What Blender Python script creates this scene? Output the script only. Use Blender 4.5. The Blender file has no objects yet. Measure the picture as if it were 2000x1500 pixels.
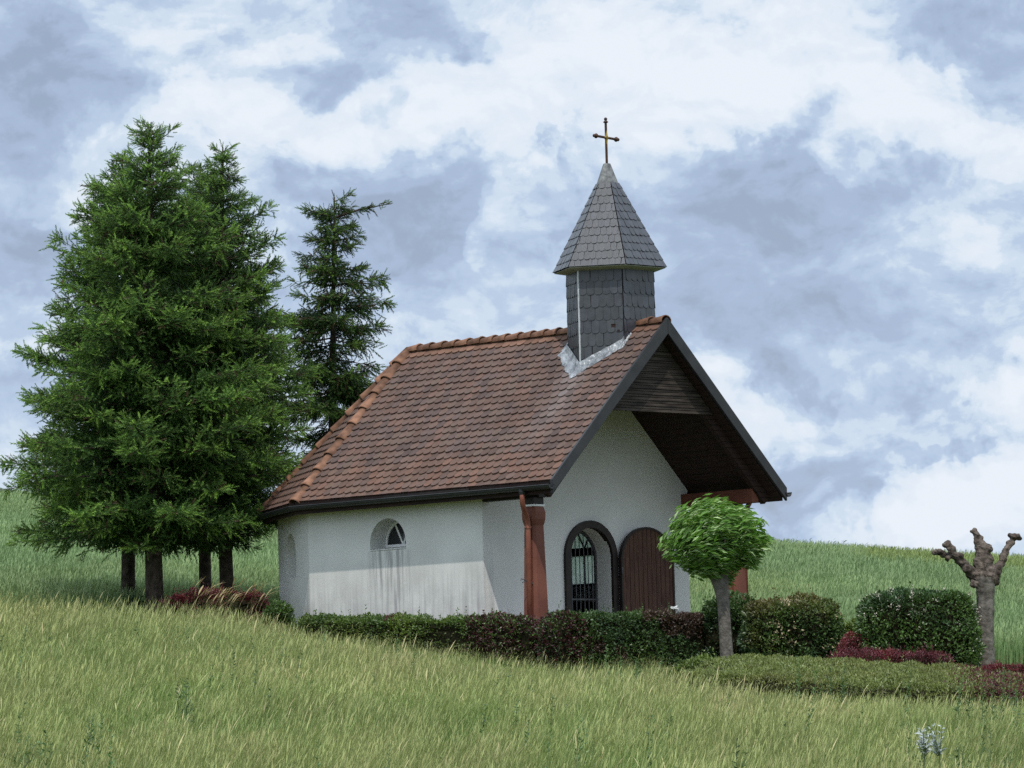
import bpy, bmesh, math, random
import numpy as np
from mathutils import Vector, Matrix
R = math.radians
sc = bpy.context.scene
rng = np.random.default_rng(7)
random.seed(7)

# ------------------------------------------------------------------ camera
CAM = np.array([-60.32, -57.16, -2.21])
YAW, PIT, ROL = R(44.79), R(4.59), R(-1.47)
fw = np.array([math.sin(YAW)*math.cos(PIT), math.cos(YAW)*math.cos(PIT), math.sin(PIT)])
rt = np.array([math.cos(YAW), -math.sin(YAW), 0.0])
up = np.cross(rt, fw)
rt2 = math.cos(ROL)*rt + math.sin(ROL)*up
up2 = -math.sin(ROL)*rt + math.cos(ROL)*up
FH = np.array([math.sin(YAW), math.cos(YAW), 0.0])      # level viewing direction
RH = rt.copy()                                           # level direction to the right
cam = bpy.data.cameras.new('camera')
cam.sensor_width = 36.0
cam.lens = 180.0
cam.clip_start = 1.0
cam.clip_end = 5000.0
co = bpy.data.objects.new('camera', cam)
sc.collection.objects.link(co)
co.matrix_world = Matrix(((rt2[0], up2[0], -fw[0], CAM[0]), (rt2[1], up2[1], -fw[1], CAM[1]),
                          (rt2[2], up2[2], -fw[2], CAM[2]), (0, 0, 0, 1)))
sc.camera = co

# ------------------------------------------------------------------ light and exposure
SUN = Vector((-0.348, -0.348, 0.870)).normalized()       # towards the sun
sun = bpy.data.lights.new('sun', 'SUN')
sun.energy = 3.2
sun.angle = R(0.6)
sun.color = (1.0, 0.95, 0.86)
so = bpy.data.objects.new('sun', sun)
sc.collection.objects.link(so)
so.rotation_euler = (-SUN).to_track_quat('-Z', 'Y').to_euler()
sc.view_settings.view_transform = 'Standard'
sc.view_settings.look = 'None'
sc.view_settings.exposure = 0.0
sc.view_settings.gamma = 1.0
sc.cycles.use_denoising = False
sc.cycles.max_bounces = 8
sc.cycles.transparent_max_bounces = 8

# ------------------------------------------------------------------ sky
def sky_world():
    w = bpy.data.worlds.new('World')
    sc.world = w
    w.use_nodes = True
    nt = w.node_tree
    nt.nodes.clear()
    N, L = nt.nodes, nt.links
    def val(x):
        n = N.new('ShaderNodeValue'); n.outputs[0].default_value = x; return n.outputs[0]
    def m(op, a, b=None, c=None, clamp=False):
        n = N.new('ShaderNodeMath'); n.operation = op; n.use_clamp = clamp
        for i, x in enumerate((a, b, c)):
            if x is None: continue
            if isinstance(x, (int, float)): n.inputs[i].default_value = x
            else: L.new(x, n.inputs[i])
        return n.outputs[0]
    tc = N.new('ShaderNodeTexCoord')
    mp = N.new('ShaderNodeMapping'); mp.vector_type = 'POINT'
    mp.inputs['Rotation'].default_value = (0, 0, YAW)     # turns the chapel's direction onto +Y
    L.new(tc.outputs['Generated'], mp.inputs['Vector'])
    sep = N.new('ShaderNodeSeparateXYZ'); L.new(mp.outputs[0], sep.inputs[0])
    x, y, z = sep.outputs
    ay = m('MAXIMUM', m('ABSOLUTE', y), 0.15)
    u = m('DIVIDE', x, ay)                                # tangent of the bearing
    v = m('DIVIDE', z, ay)                                # tangent of the height above the horizon
    # warped coordinates
    nz = N.new('ShaderNodeTexNoise'); nz.noise_dimensions = '3D'
    nz.inputs['Scale'].default_value = 34; nz.inputs['Detail'].default_value = 5; nz.inputs['Roughness'].default_value = 0.6
    L.new(mp.outputs[0], nz.inputs['Vector'])
    sw = N.new('ShaderNodeSeparateColor'); L.new(nz.outputs['Color'], sw.inputs[0])
    u2 = m('ADD', u, m('MULTIPLY', m('SUBTRACT', sw.outputs[0], 0.5), 0.042))
    v2 = m('ADD', v, m('MULTIPLY', m('SUBTRACT', sw.outputs[1], 0.5), 0.036))
    # cloud banks: bearing, height, half sizes (tangents), amount; positive is a white bank, negative a grey one
    def uv(px, py):
        ddx, ddy = px-1000, py-750
        c, s = math.cos(ROL), math.sin(ROL)
        d = fw + (rt2*ddx - up2*ddy)/10000.
        h = math.hypot(d[0]*FH[0]+d[1]*FH[1], 0)
        return (d[0]*RH[0]+d[1]*RH[1])/h, d[2]/h
    # billows: one mid-sized and one small turbulence, the small one sampled twice for lit edges
    def noise(scale, detail, rough, dist, off=(0, 0, 0), stretch=1.5):
        mo = N.new('ShaderNodeMapping'); mo.inputs['Location'].default_value = off; mo.inputs['Scale'].default_value = (1, 1, stretch)
        L.new(mp.outputs[0], mo.inputs[0])
        n_ = N.new('ShaderNodeTexNoise'); n_.inputs['Scale'].default_value = scale; n_.inputs['Detail'].default_value = detail
        n_.inputs['Roughness'].default_value = rough; n_.inputs['Distortion'].default_value = dist
        L.new(mo.outputs[0], n_.inputs['Vector'])
        return m('SUBTRACT', n_.outputs[0], 0.5)
    n2 = noise(50, 7, 0.58, 0.3)
    n3 = noise(130, 4, 0.6, 0.4)
    lit = m('SUBTRACT', n2, noise(50, 5, 0.58, 0.3, (0.0006, 0, 0.0035)))
    pd = m('ADD', m('MULTIPLY', n2, 0.95), m('MULTIPLY', n3, 0.35))
    cv = N.new('ShaderNodeCombineXYZ'); L.new(u2, cv.inputs[0]); L.new(v2, cv.inputs[1])
    sums = {1: val(0.0), -1: val(0.0), 0: val(0.0)}
    for k, (px, py, a, b, amt) in enumerate(BANKS + VEILS):
        bu, bv = uv(px, py)
        vm = N.new('ShaderNodeVectorMath'); vm.operation = 'MULTIPLY_ADD'
        L.new(cv.outputs[0], vm.inputs[0])
        vm.inputs[1].default_value = (10000./a, 10000./b, 0); vm.inputs[2].default_value = (-bu*10000./a, -bv*10000./b, 0)
        dt = N.new('ShaderNodeVectorMath'); dt.operation = 'DOT_PRODUCT'
        L.new(vm.outputs[0], dt.inputs[0]); L.new(vm.outputs[0], dt.inputs[1])
        key = 0 if k >= len(BANKS) else (1 if amt > 0 else -1)
        sums[key] = m('MULTIPLY_ADD', m('POWER', 0.36788, dt.outputs['Value']), amt if key == 0 else abs(amt), sums[key])
    total = sums[0]
    for key in (1, -1):
        v_ = sums[key]
        sh = N.new('ShaderNodeMapRange'); sh.interpolation_type = 'SMOOTHSTEP'
        sh.inputs[1].default_value = 0.115; sh.inputs[2].default_value = 0.195
        L.new(m('MULTIPLY_ADD', pd, 0.38, v_), sh.inputs[0])
        hard = m('MULTIPLY', sh.outputs[0], m('MULTIPLY_ADD', m('MINIMUM', v_, 0.5), 0.42, 0.04))
        total = m('MULTIPLY_ADD', m('MULTIPLY_ADD', v_, 0.36, hard), float(key), total)
    t = m('ADD', total, m('MULTIPLY', n2, 0.54))
    t = m('ADD', t, m('MULTIPLY', n3, 0.32))
    t = m('ADD', t, m('MULTIPLY', lit, 0.9))
    t = m('ADD', t, 0.62)
    ramp = N.new('ShaderNodeValToRGB')
    cr = ramp.color_ramp
    cr.interpolation = 'EASE'
    stops = [(0.0, (0.335, 0.405, 0.56)), (0.24, (0.405, 0.505, 0.69)), (0.46, (0.495, 0.615, 0.79)), (0.60, (0.625, 0.735, 0.868)), (0.78, (0.755, 0.832, 0.928)), (1.0, (0.83, 0.885, 0.958))]
    cr.elements[0].position = 0.0; cr.elements[1].position = 1.0
    cr.elements[0].color = stops[0][1] + (1,); cr.elements[1].color = stops[-1][1] + (1,)
    for p, c in stops[1:-1]:
        e = cr.elements.new(p); e.color = c + (1,)
    L.new(t, ramp.inputs[0])
    sky = N.new('ShaderNodeTexSky'); sky.sky_type = 'NISHITA'; sky.sun_disc = False
    sky.sun_elevation = math.asin(SUN.z)
    sky.sun_rotation = math.atan2(SUN.x, SUN.y)
    b1 = N.new('ShaderNodeBackground'); b1.inputs[1].default_value = 0.10
    L.new(sky.outputs[0], b1.inputs[0])
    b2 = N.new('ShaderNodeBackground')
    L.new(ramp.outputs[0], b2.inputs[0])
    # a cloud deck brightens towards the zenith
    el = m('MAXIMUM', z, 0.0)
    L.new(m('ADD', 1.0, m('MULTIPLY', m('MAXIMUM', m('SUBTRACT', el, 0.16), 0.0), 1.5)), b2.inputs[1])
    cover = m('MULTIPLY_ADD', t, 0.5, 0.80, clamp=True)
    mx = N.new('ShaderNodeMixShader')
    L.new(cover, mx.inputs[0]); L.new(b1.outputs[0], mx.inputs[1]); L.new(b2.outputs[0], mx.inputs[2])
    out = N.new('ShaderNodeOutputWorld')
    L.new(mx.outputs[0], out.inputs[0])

BANKS = [
    (1330, 120, 360, 130, 0.42), (850, 240, 200, 75, 0.42), (440, 190, 190, 80, 0.36), (660, 310, 130, 50, 0.25), (540, 40, 160, 50, 0.25), (1760, 220, 170, 80, 0.40),
    (1650, 315, 50, 50, 0.30), (985, 400, 45, 55, 0.40), (962, 500, 40, 60, 0.36), (1070, 440, 60, 80, 0.18), (1900, 290, 90, 60, 0.28), (1880, 470, 90, 70, 0.22),
    (1850, 965, 205, 88, 0.60), (1960, 740, 110, 80, 0.42), (1450, 840, 110, 90, 0.25), (1400, 720, 60, 60, 0.22), (130, 430, 130, 40, 0.24), (220, 350, 120, 50, 0.18), (90, 660, 150, 50, 0.2),
    (60, 110, 160, 200, -0.58), (40, 510, 120, 90, -0.46), (20, 760, 110, 110, -0.22), (230, 90, 90, 70, -0.18),
    (780, 70, 150, 75, -0.46), (960, 105, 85, 36, -0.42), (640, 140, 75, 55, -0.34), (560, 45, 40, 40, -0.2), (735, 250, 34, 45, -0.34), (555, 350, 80, 45, -0.28),
    (840, 450, 210, 110, -0.42), (890, 310, 55, 40, -0.32), (1080, 235, 24, 45, -0.36), (1130, 400, 90, 80, -0.25),
    (1450, 300, 140, 65, -0.46), (1450, 400, 200, 75, -0.42), (1600, 245, 55, 40, -0.46), (1720, 340, 85, 55, -0.36), (1880, 55, 180, 75, -0.55), (1960, 160, 60, 40, -0.2),
    (1560, 590, 220, 90, -0.36), (1340, 560, 100, 90, -0.26), (1530, 740, 70, 50, -0.46), (1760, 760, 90, 45, -0.28), (1900, 590, 70, 40, -0.14), (1560, 985, 95, 90, -0.70), (1640, 890, 90, 40, -0.30), (1830, 848, 110, 26, -0.34), (640, 520, 110, 120, -0.2),
]
VEILS = [(1480, 470, 430, 230, -0.17), (800, 470, 330, 190, -0.15), (30, 420, 220, 420, -0.13), (1900, 620, 260, 130, -0.06), (1560, 760, 200, 160, -0.08), (1200, 150, 700, 130, 0.08)]
sky_world()

# ------------------------------------------------------------------ helpers
def link(o):
    sc.collection.objects.link(o); return o
def tag(o, label=None, cat=None, group=None, kind=None):
    if label: o['label'] = label
    if cat: o['category'] = cat
    if group: o['group'] = group
    if kind: o['kind'] = kind
    return o
def empty(name, loc=(0, 0, 0)):
    o = bpy.data.objects.new(name, None); o.location = loc; o.empty_display_size = 0.3
    return link(o)
def place(o, parent):
    if parent is not None:
        o.parent = parent
        if parent.type == 'EMPTY': o.matrix_parent_inverse = Matrix.Translation(-Vector(parent.location))

class MB:
    """collects triangles / polygons with a colour per vertex and links them as ONE mesh"""
    def __init__(s): s.V = []; s.T = []; s.C = []; s.n = 0
    def add(s, V, T, C):
        V = np.asarray(V, float).reshape(-1, 3); T = np.asarray(T, int).reshape(-1, 3)
        C = np.asarray(C, float)
        if C.ndim == 1: C = np.tile(C, (len(V), 1))
        s.V.append(V); s.T.append(T+s.n); s.C.append(C); s.n += len(V)
        return s
    def inst(s, Vt, Tt, M, P, C, Ct=None):
        """copies a template with matrices M (n,3,3), points P (n,3), colours C (n,3)"""
        n, k = len(P), len(Vt)
        V = np.einsum('nij,kj->nki', M, Vt) + P[:, None, :]
        T = Tt[None] + (np.arange(n)*k)[:, None, None]
        col = np.repeat(C[:, None, :], k, 1)
        if Ct is not None: col = col*Ct[None]
        return s.add(V.reshape(-1, 3), T.reshape(-1, 3), col.reshape(-1, 3))
    def build(s, name, mat, parent=None, smooth=False):
        V = np.concatenate(s.V); T = np.concatenate(s.T); C = np.concatenate(s.C)
        me = bpy.data.meshes.new(name)
        me.vertices.add(len(V)); me.vertices.foreach_set('co', V.astype(np.float32).ravel())
        me.loops.add(len(T)*3); me.loops.foreach_set('vertex_index', T.astype(np.int32).ravel())
        me.polygons.add(len(T)); me.polygons.foreach_set('loop_start', np.arange(0, len(T)*3, 3, dtype=np.int32))
        me.polygons.foreach_set('use_smooth', np.full(len(T), bool(smooth)))
        me.update(calc_edges=True)
        a = me.color_attributes.new('Col', 'FLOAT_COLOR', 'POINT')
        a.data.foreach_set('color', np.c_[C, np.ones(len(C))].astype(np.float32).ravel())
        me.materials.append(mat)
        o = link(bpy.data.objects.new(name, me))
        place(o, parent)
        return o

def polymesh(name, V, F, mat, parent=None, bevel=0.0, smooth=False):
    me = bpy.data.meshes.new(name)
    me.from_pydata([tuple(map(float, v)) for v in V], [], F); me.update()
    bm = bmesh.new(); bm.from_mesh(me)
    bmesh.ops.recalc_face_normals(bm, faces=bm.faces[:])
    if bevel > 0:
        bmesh.ops.bevel(bm, geom=[e for e in bm.edges if len(e.link_faces) == 2 and e.calc_face_angle(0) > 0.5], offset=bevel, segments=2, affect='EDGES', clamp_overlap=True)
    bm.to_mesh(me); bm.free()
    if smooth:
        for p in me.polygons: p.use_smooth = True
    me.materials.append(mat)
    o = link(bpy.data.objects.new(name, me))
    place(o, parent)
    return o
class PB:
    """polygon collector (boxes, prisms, tubes)"""
    def __init__(s): s.V = []; s.F = []
    def add(s, V, F):
        n = len(s.V); s.V += [tuple(v) for v in V]; s.F += [[i+n for i in f] for f in F]; return s
    def box(s, c, h, ax=None):
        c = np.array(c, float); ax = np.eye(3) if ax is None else np.asarray(ax, float)
        V = [c + sx*h[0]*ax[0] + sy*h[1]*ax[1] + sz*h[2]*ax[2] for sx in (-1, 1) for sy in (-1, 1) for sz in (-1, 1)]
        return s.add(V, [[0, 1, 3, 2], [4, 6, 7, 5], [0, 4, 5, 1], [2, 3, 7, 6], [0, 2, 6, 4], [1, 5, 7, 3]])
    def prism(s, A, B):
        n = len(A)
        return s.add(list(A)+list(B), [list(range(n))[::-1], [n+i for i in range(n)]] + [[i, (i+1) % n, n+(i+1) % n, n+i] for i in range(n)])
    def bar(s, a, b, w, h, upv=(0, 0, 1)):
        a, b = np.array(a, float), np.array(b, float)
        d = b-a; l = np.linalg.norm(d); d /= l
        sd = np.cross(d, upv); sd /= np.linalg.norm(sd); u = np.cross(sd, d)
        return s.box((a+b)/2, (l/2, w/2, h/2), (d, sd, u))
    def tube(s, pts, rad, n=10):
        pts = np.array(pts, float)
        rad = np.full(len(pts), rad) if np.isscalar(rad) else np.asarray(rad, float)
        V, F = tube_rings(pts, rad, n)
        return s.add(V, F)
    def build(s, name, mat, parent=None, bevel=0.0, smooth=False):
        return polymesh(name, s.V, s.F, mat, parent, bevel, smooth)
def tube_rings(pts, rad, n):
    m = len(pts)
    tan = np.gradient(pts, axis=0)
    tan /= np.linalg.norm(tan, axis=1)[:, None]
    ref = np.array([0, 0, 1.0]) if abs(tan[0][2]) < 0.9 else np.array([1.0, 0, 0])
    V = []
    a = np.arange(n)*2*math.pi/n
    x = np.cross(tan[0], ref); x /= np.linalg.norm(x)
    for i in range(m):
        x = x - tan[i]*(x@tan[i]); x /= np.linalg.norm(x)
        y = np.cross(tan[i], x)
        V += [pts[i] + rad[i]*(math.cos(t)*x + math.sin(t)*y) for t in a]
    F = [[i*n+j, i*n+(j+1) % n, (i+1)*n+(j+1) % n, (i+1)*n+j] for i in range(m-1) for j in range(n)]
    F += [list(range(n))[::-1], [(m-1)*n+j for j in range(n)]]
    return V, F
def tris(F):
    out = []
    for f in F:
        for i in range(1, len(f)-1): out.append((f[0], f[i], f[i+1]))
    return np.array(out)
def frames(D, roll):
    """matrices whose third column follows D"""
    D = D/np.linalg.norm(D, axis=1)[:, None]
    ref = np.where(np.abs(D[:, 2:3]) < 0.95, np.array([[0, 0, 1.0]]), np.array([[1.0, 0, 0]]))
    X = np.cross(ref, D); X /= np.linalg.norm(X, axis=1)[:, None]
    Y = np.cross(D, X)
    c, s = np.cos(roll)[:, None], np.sin(roll)[:, None]
    return np.stack([c*X+s*Y, -s*X+c*Y, D], 2)
def unit(n):
    v = rng.normal(size=(n, 3)); return v/np.linalg.norm(v, axis=1)[:, None]
_ph = np.random.default_rng(3).uniform(0, 6.28, (24, 1)); _dr = np.random.default_rng(4).normal(size=(24, 3)); _dr /= np.linalg.norm(_dr, axis=1)[:, None]
def wob(P, scale, octs=3):
    """smooth pseudo noise, about -1..1"""
    P = np.asarray(P, float); r = np.zeros(len(P)); amp = 1.0; k = 0
    for o in range(octs):
        for j in range(6):
            r += amp/3.2*np.sin(P@_dr[(k+j) % 24]*scale*(1+0.37*j/3) + _ph[(k+j) % 24, 0]*(o+1)); 
        k += 6; amp *= 0.55; scale *= 2.1
    return r

# ------------------------------------------------------------------ materials
def mat_new(name):
    m = bpy.data.materials.new(name); m.use_nodes = True
    nt = m.node_tree; nt.nodes.clear()
    out = nt.nodes.new('ShaderNodeOutputMaterial')
    p = nt.nodes.new('ShaderNodeBsdfPrincipled')
    nt.links.new(p.outputs[0], out.inputs[0])
    return m, nt, p, out
def nd(nt, t, **kw):
    n = nt.nodes.new(t)
    for k, v in kw.items():
        if k in n.inputs: n.inputs[k].default_value = v
        else: setattr(n, k, v)
    return n
def noise_mix(nt, p, c1, c2, scale, lo=0.35, hi=0.65, vec=None, detail=6):
    n = nd(nt, 'ShaderNodeTexNoise', Scale=scale, Detail=detail)
    if vec is not None: nt.links.new(vec, n.inputs['Vector'])
    mr = nd(nt, 'ShaderNodeMapRange'); mr.inputs[1].default_value = lo; mr.inputs[2].default_value = hi
    nt.links.new(n.outputs[0], mr.inputs[0])
    mx = nd(nt, 'ShaderNodeMix', data_type='RGBA')
    nt.links.new(mr.outputs[0], mx.inputs[0])
    for i, c in ((6, c1), (7, c2)):
        if isinstance(c, tuple): mx.inputs[i].default_value = c + (1,)
        else: nt.links.new(c, mx.inputs[i])
    return mx.outputs[2]
def geo_pos(nt):
    return nd(nt, 'ShaderNodeNewGeometry').outputs['Position']
def add_bump(nt, p, scale, strength, dist=0.01, vec=None, detail=8):
    n = nd(nt, 'ShaderNodeTexNoise', Scale=scale, Detail=detail)
    if vec is None: vec = geo_pos(nt)
    nt.links.new(vec, n.inputs['Vector'])
    b = nd(nt, 'ShaderNodeBump', Strength=strength, Distance=dist)
    nt.links.new(n.outputs[0], b.inputs['Height'])
    nt.links.new(b.outputs[0], p.inputs['Normal'])
    return b
def plain(name, c1, c2, scale=3.0, rough=0.7, bump=0.3, bscale=40, metal=0.0, spec=0.3, bdist=0.01):
    m, nt, p, out = mat_new(name)
    vec = geo_pos(nt)
    nt.links.new(noise_mix(nt, p, c1, c2, scale, vec=vec), p.inputs['Base Color'])
    p.inputs['Roughness'].default_value = rough
    p.inputs['Metallic'].default_value = metal
    p.inputs['Specular IOR Level'].default_value = spec
    if bump > 0: add_bump(nt, p, bscale, bump, bdist, vec)
    return m
def leafy(name, rough=0.55, trans=0.25, spec=0.25, nscale=2.0, var=0.25, tint=(1.25, 1.2, 0.6)):
    m, nt, p, out = mat_new(name)
    a = nd(nt, 'ShaderNodeVertexColor', layer_name='Col')
    n = nd(nt, 'ShaderNodeTexNoise', Scale=nscale, Detail=3)
    nt.links.new(geo_pos(nt), n.inputs['Vector'])
    mr = nd(nt, 'ShaderNodeMapRange'); mr.inputs[1].default_value = 0.3; mr.inputs[2].default_value = 0.7
    mr.inputs[3].default_value = 1-var; mr.inputs[4].default_value = 1+var
    nt.links.new(n.outputs[0], mr.inputs[0])
    mul = nd(nt, 'ShaderNodeVectorMath', operation='SCALE')
    nt.links.new(a.outputs[0], mul.inputs[0]); nt.links.new(mr.outputs[0], mul.inputs['Scale'])
    nt.links.new(mul.outputs[0], p.inputs['Base Color'])
    p.inputs['Roughness'].default_value = rough
    p.inputs['Specular IOR Level'].default_value = spec
    tr = nd(nt, 'ShaderNodeBsdfTranslucent')
    tm = nd(nt, 'ShaderNodeVectorMath', operation='MULTIPLY'); tm.inputs[1].default_value = tint
    nt.links.new(mul.outputs[0], tm.inputs[0]); nt.links.new(tm.outputs[0], tr.inputs[0])
    mx = nd(nt, 'ShaderNodeMixShader'); mx.inputs[0].default_value = trans
    nt.links.new(p.outputs[0], mx.inputs[1]); nt.links.new(tr.outputs[0], mx.inputs[2])
    nt.links.new(mx.outputs[0], out.inputs[0])
    return m
def colattr(name, rough=0.75, spec=0.25, nscale=9.0, var=0.3, bump=0.3, bscale=60):
    m, nt, p, out = mat_new(name)
    a = nd(nt, 'ShaderNodeVertexColor', layer_name='Col')
    vec = geo_pos(nt)
    n = nd(nt, 'ShaderNodeTexNoise', Scale=nscale, Detail=6)
    nt.links.new(vec, n.inputs['Vector'])
    mr = nd(nt, 'ShaderNodeMapRange'); mr.inputs[1].default_value = 0.3; mr.inputs[2].default_value = 0.7
    mr.inputs[3].default_value = 1-var; mr.inputs[4].default_value = 1+var
    nt.links.new(n.outputs[0], mr.inputs[0])
    mul = nd(nt, 'ShaderNodeVectorMath', operation='SCALE')
    nt.links.new(a.outputs[0], mul.inputs[0]); nt.links.new(mr.outputs[0], mul.inputs['Scale'])
    nt.links.new(mul.outputs[0], p.inputs['Base Color'])
    p.inputs['Roughness'].default_value = rough
    p.inputs['Specular IOR Level'].default_value = spec
    add_bump(nt, p, bscale, bump, 0.006, vec)
    return m

def plaster_mat():
    m, nt, p, out = mat_new('white_plaster')
    vec = geo_pos(nt)
    base = noise_mix(nt, p, (0.57, 0.568, 0.545), (0.635, 0.633, 0.61), 1.3, vec=vec)
    fine = noise_mix(nt, p, (0.80, 0.80, 0.80), (1.0, 1.0, 1.0), 38.0, 0.25, 0.62, vec=vec)
    mul = nd(nt, 'ShaderNodeMix', data_type='RGBA', blend_type='MULTIPLY'); mul.inputs[0].default_value = 0.5
    nt.links.new(base, mul.inputs[6]); nt.links.new(fine, mul.inputs[7])
    sep = nd(nt, 'ShaderNodeSeparateXYZ'); nt.links.new(vec, sep.inputs[0])
    def mth(op, a, b, clamp=False):
        n = nd(nt, 'ShaderNodeMath', operation=op); n.use_clamp = clamp
        for i, q in enumerate((a, b)):
            if isinstance(q, (int, float)): n.inputs[i].default_value = q
            else: nt.links.new(q, n.inputs[i])
        return n.outputs[0]
    # vertical run-off streaks: dirt washed down from the sill and up from splashes at the foot
    mp = nd(nt, 'ShaderNodeMapping'); mp.inputs['Scale'].default_value = (9, 9, 0.5)
    nt.links.new(vec, mp.inputs[0])
    st = nd(nt, 'ShaderNodeTexNoise', Scale=1.6, Detail=5, Roughness=0.65); nt.links.new(mp.outputs[0], st.inputs['Vector'])
    streak = nd(nt, 'ShaderNodeMapRange'); streak.inputs[1].default_value = 0.44; streak.inputs[2].default_value = 0.66
    nt.links.new(st.outputs[0], streak.inputs[0])
    z, y, x = sep.outputs[2], sep.outputs[1], sep.outputs[0]
    side = mth('LESS_THAN', x, -2.2)
    def band(q, a, b, soft):
        lo = nd(nt, 'ShaderNodeMapRange'); lo.inputs[1].default_value = a-soft; lo.inputs[2].default_value = a+soft
        hi = nd(nt, 'ShaderNodeMapRange'); hi.inputs[1].default_value = b+soft; hi.inputs[2].default_value = b-soft
        nt.links.new(q, lo.inputs[0]); nt.links.new(q, hi.inputs[0])
        return mth('MULTIPLY', lo.outputs[0], hi.outputs[0])
    sill = mth('MULTIPLY', band(y, 3.72, 4.55, 0.12), band(z, 0.9, 1.86, 0.03))
    sillfade = nd(nt, 'ShaderNodeMapRange'); sillfade.inputs[1].default_value = 0.9; sillfade.inputs[2].default_value = 1.9
    nt.links.new(z, sillfade.inputs[0])
    sill = mth('MULTIPLY', sill, sillfade.outputs[0])
    foot = nd(nt, 'ShaderNodeMapRange'); foot.inputs[1].default_value = 1.75; foot.inputs[2].default_value = 0.3
    foot.inputs[4].default_value = 1.1
    nt.links.new(z, foot.inputs[0])
    d1 = mth('MULTIPLY', mth('ADD', mth('MULTIPLY', sill, 2.2), foot.outputs[0]), streak.outputs[0])
    d1 = mth('MULTIPLY', d1, side, True)
    mx = nd(nt, 'ShaderNodeMix', data_type='RGBA'); mx.inputs[7].default_value = (0.19, 0.18, 0.19, 1)
    nt.links.new(mth('MULTIPLY', d1, 0.62, True), mx.inputs[0]); nt.links.new(mul.outputs[2], mx.inputs[6])
    # broad grey weathering on the lower half of the side wall
    bl = nd(nt, 'ShaderNodeTexNoise', Scale=1.7, Detail=7, Roughness=0.62); nt.links.new(vec, bl.inputs['Vector'])
    blr = nd(nt, 'ShaderNodeMapRange'); blr.inputs[1].default_value = 0.42; blr.inputs[2].default_value = 0.68; nt.links.new(bl.outputs[0], blr.inputs[0])
    blz = nd(nt, 'ShaderNodeMapRange'); blz.inputs[1].default_value = 2.0; blz.inputs[2].default_value = 0.9; blz.inputs[4].default_value = 0.45; nt.links.new(z, blz.inputs[0])
    mxb = nd(nt, 'ShaderNodeMix', data_type='RGBA'); mxb.inputs[7].default_value = (0.27, 0.265, 0.26, 1)
    nt.links.new(mth('MULTIPLY', mth('MULTIPLY', blr.outputs[0], blz.outputs[0]), side, True), mxb.inputs[0]); nt.links.new(mx.outputs[2], mxb.inputs[6])
    mx = mxb
    # two thin damp marks rising from the foot of the side wall
    spl = mth('ADD', mth('MULTIPLY', band(y, 3.985, 4.015, 0.025), band(z, 0.4, 1.15, 0.12)), mth('MULTIPLY', band(y, 2.065, 2.085, 0.02), band(z, 0.4, 1.05, 0.12)))
    spl = mth('MULTIPLY', mth('MULTIPLY', spl, 0.8), side, True)
    mx2 = nd(nt, 'ShaderNodeMix', data_type='RGBA'); mx2.inputs[7].default_value = (0.20, 0.17, 0.20, 1)
    nt.links.new(spl, mx2.inputs[0]); nt.links.new(mx.outputs[2], mx2.inputs[6])
    # reddish earth splashed on the foot of the wall
    ft = nd(nt, 'ShaderNodeMapRange'); ft.inputs[1].default_value = 0.95; ft.inputs[2].default_value = 0.35; ft.inputs[4].default_value = 0.35
    nt.links.new(z, ft.inputs[0])
    mx3 = nd(nt, 'ShaderNodeMix', data_type='RGBA'); mx3.inputs[7].default_value = (0.50, 0.36, 0.35, 1)
    nn = nd(nt, 'ShaderNodeTexNoise', Scale=2.2, Detail=4); nt.links.new(vec, nn.inputs['Vector'])
    nt.links.new(mth('MULTIPLY', mth('MULTIPLY', ft.outputs[0], nn.outputs[0]), side, True), mx3.inputs[0]); nt.links.new(mx2.outputs[2], mx3.inputs[6])
    nt.links.new(mx3.outputs[2], p.inputs['Base Color'])
    p.inputs['Roughness'].default_value = 0.9
    p.inputs['Specular IOR Level'].default_value = 0.15
    add_bump(nt, p, 30.0, 0.22, 0.006, vec, 3)
    return m
def board_mat(name, c1, c2, axis, pitch, rough=0.75, spec=0.2):
    """boards with dark joints, grain along them; joints lie across the given axis"""
    m, nt, p, out = mat_new(name)
    vec = geo_pos(nt)
    mp = nd(nt, 'ShaderNodeMapping'); s = [14, 14, 14]
    for a in range(3):
        if a != axis: s[a] = 1.4
    mp.inputs['Scale'].default_value = s
    nt.links.new(vec, mp.inputs[0])
    nt.links.new(noise_mix(nt, p, c1, c2, 2.0, 0.3, 0.72, vec=mp.outputs[0]), p.inputs['Base Color'])
    p.inputs['Roughness'].default_value = rough
    p.inputs['Specular IOR Level'].default_value = spec
    sep = nd(nt, 'ShaderNodeSeparateXYZ'); nt.links.new(vec, sep.inputs[0])
    f = nd(nt, 'ShaderNodeMath', operation='FRACT'); d = nd(nt, 'ShaderNodeMath', operation='DIVIDE'); d.inputs[1].default_value = pitch
    nt.links.new(sep.outputs[axis], d.inputs[0]); nt.links.new(d.outputs[0], f.inputs[0])
    mr = nd(nt, 'ShaderNodeMapRange'); mr.inputs[1].default_value = 0.0; mr.inputs[2].default_value = 0.12
    nt.links.new(f.outputs[0], mr.inputs[0])
    b = nd(nt, 'ShaderNodeBump', Strength=1.0, Distance=0.02); nt.links.new(mr.outputs[0], b.inputs['Height'])
    nt.links.new(b.outputs[0], p.inputs['Normal'])
    return m

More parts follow.
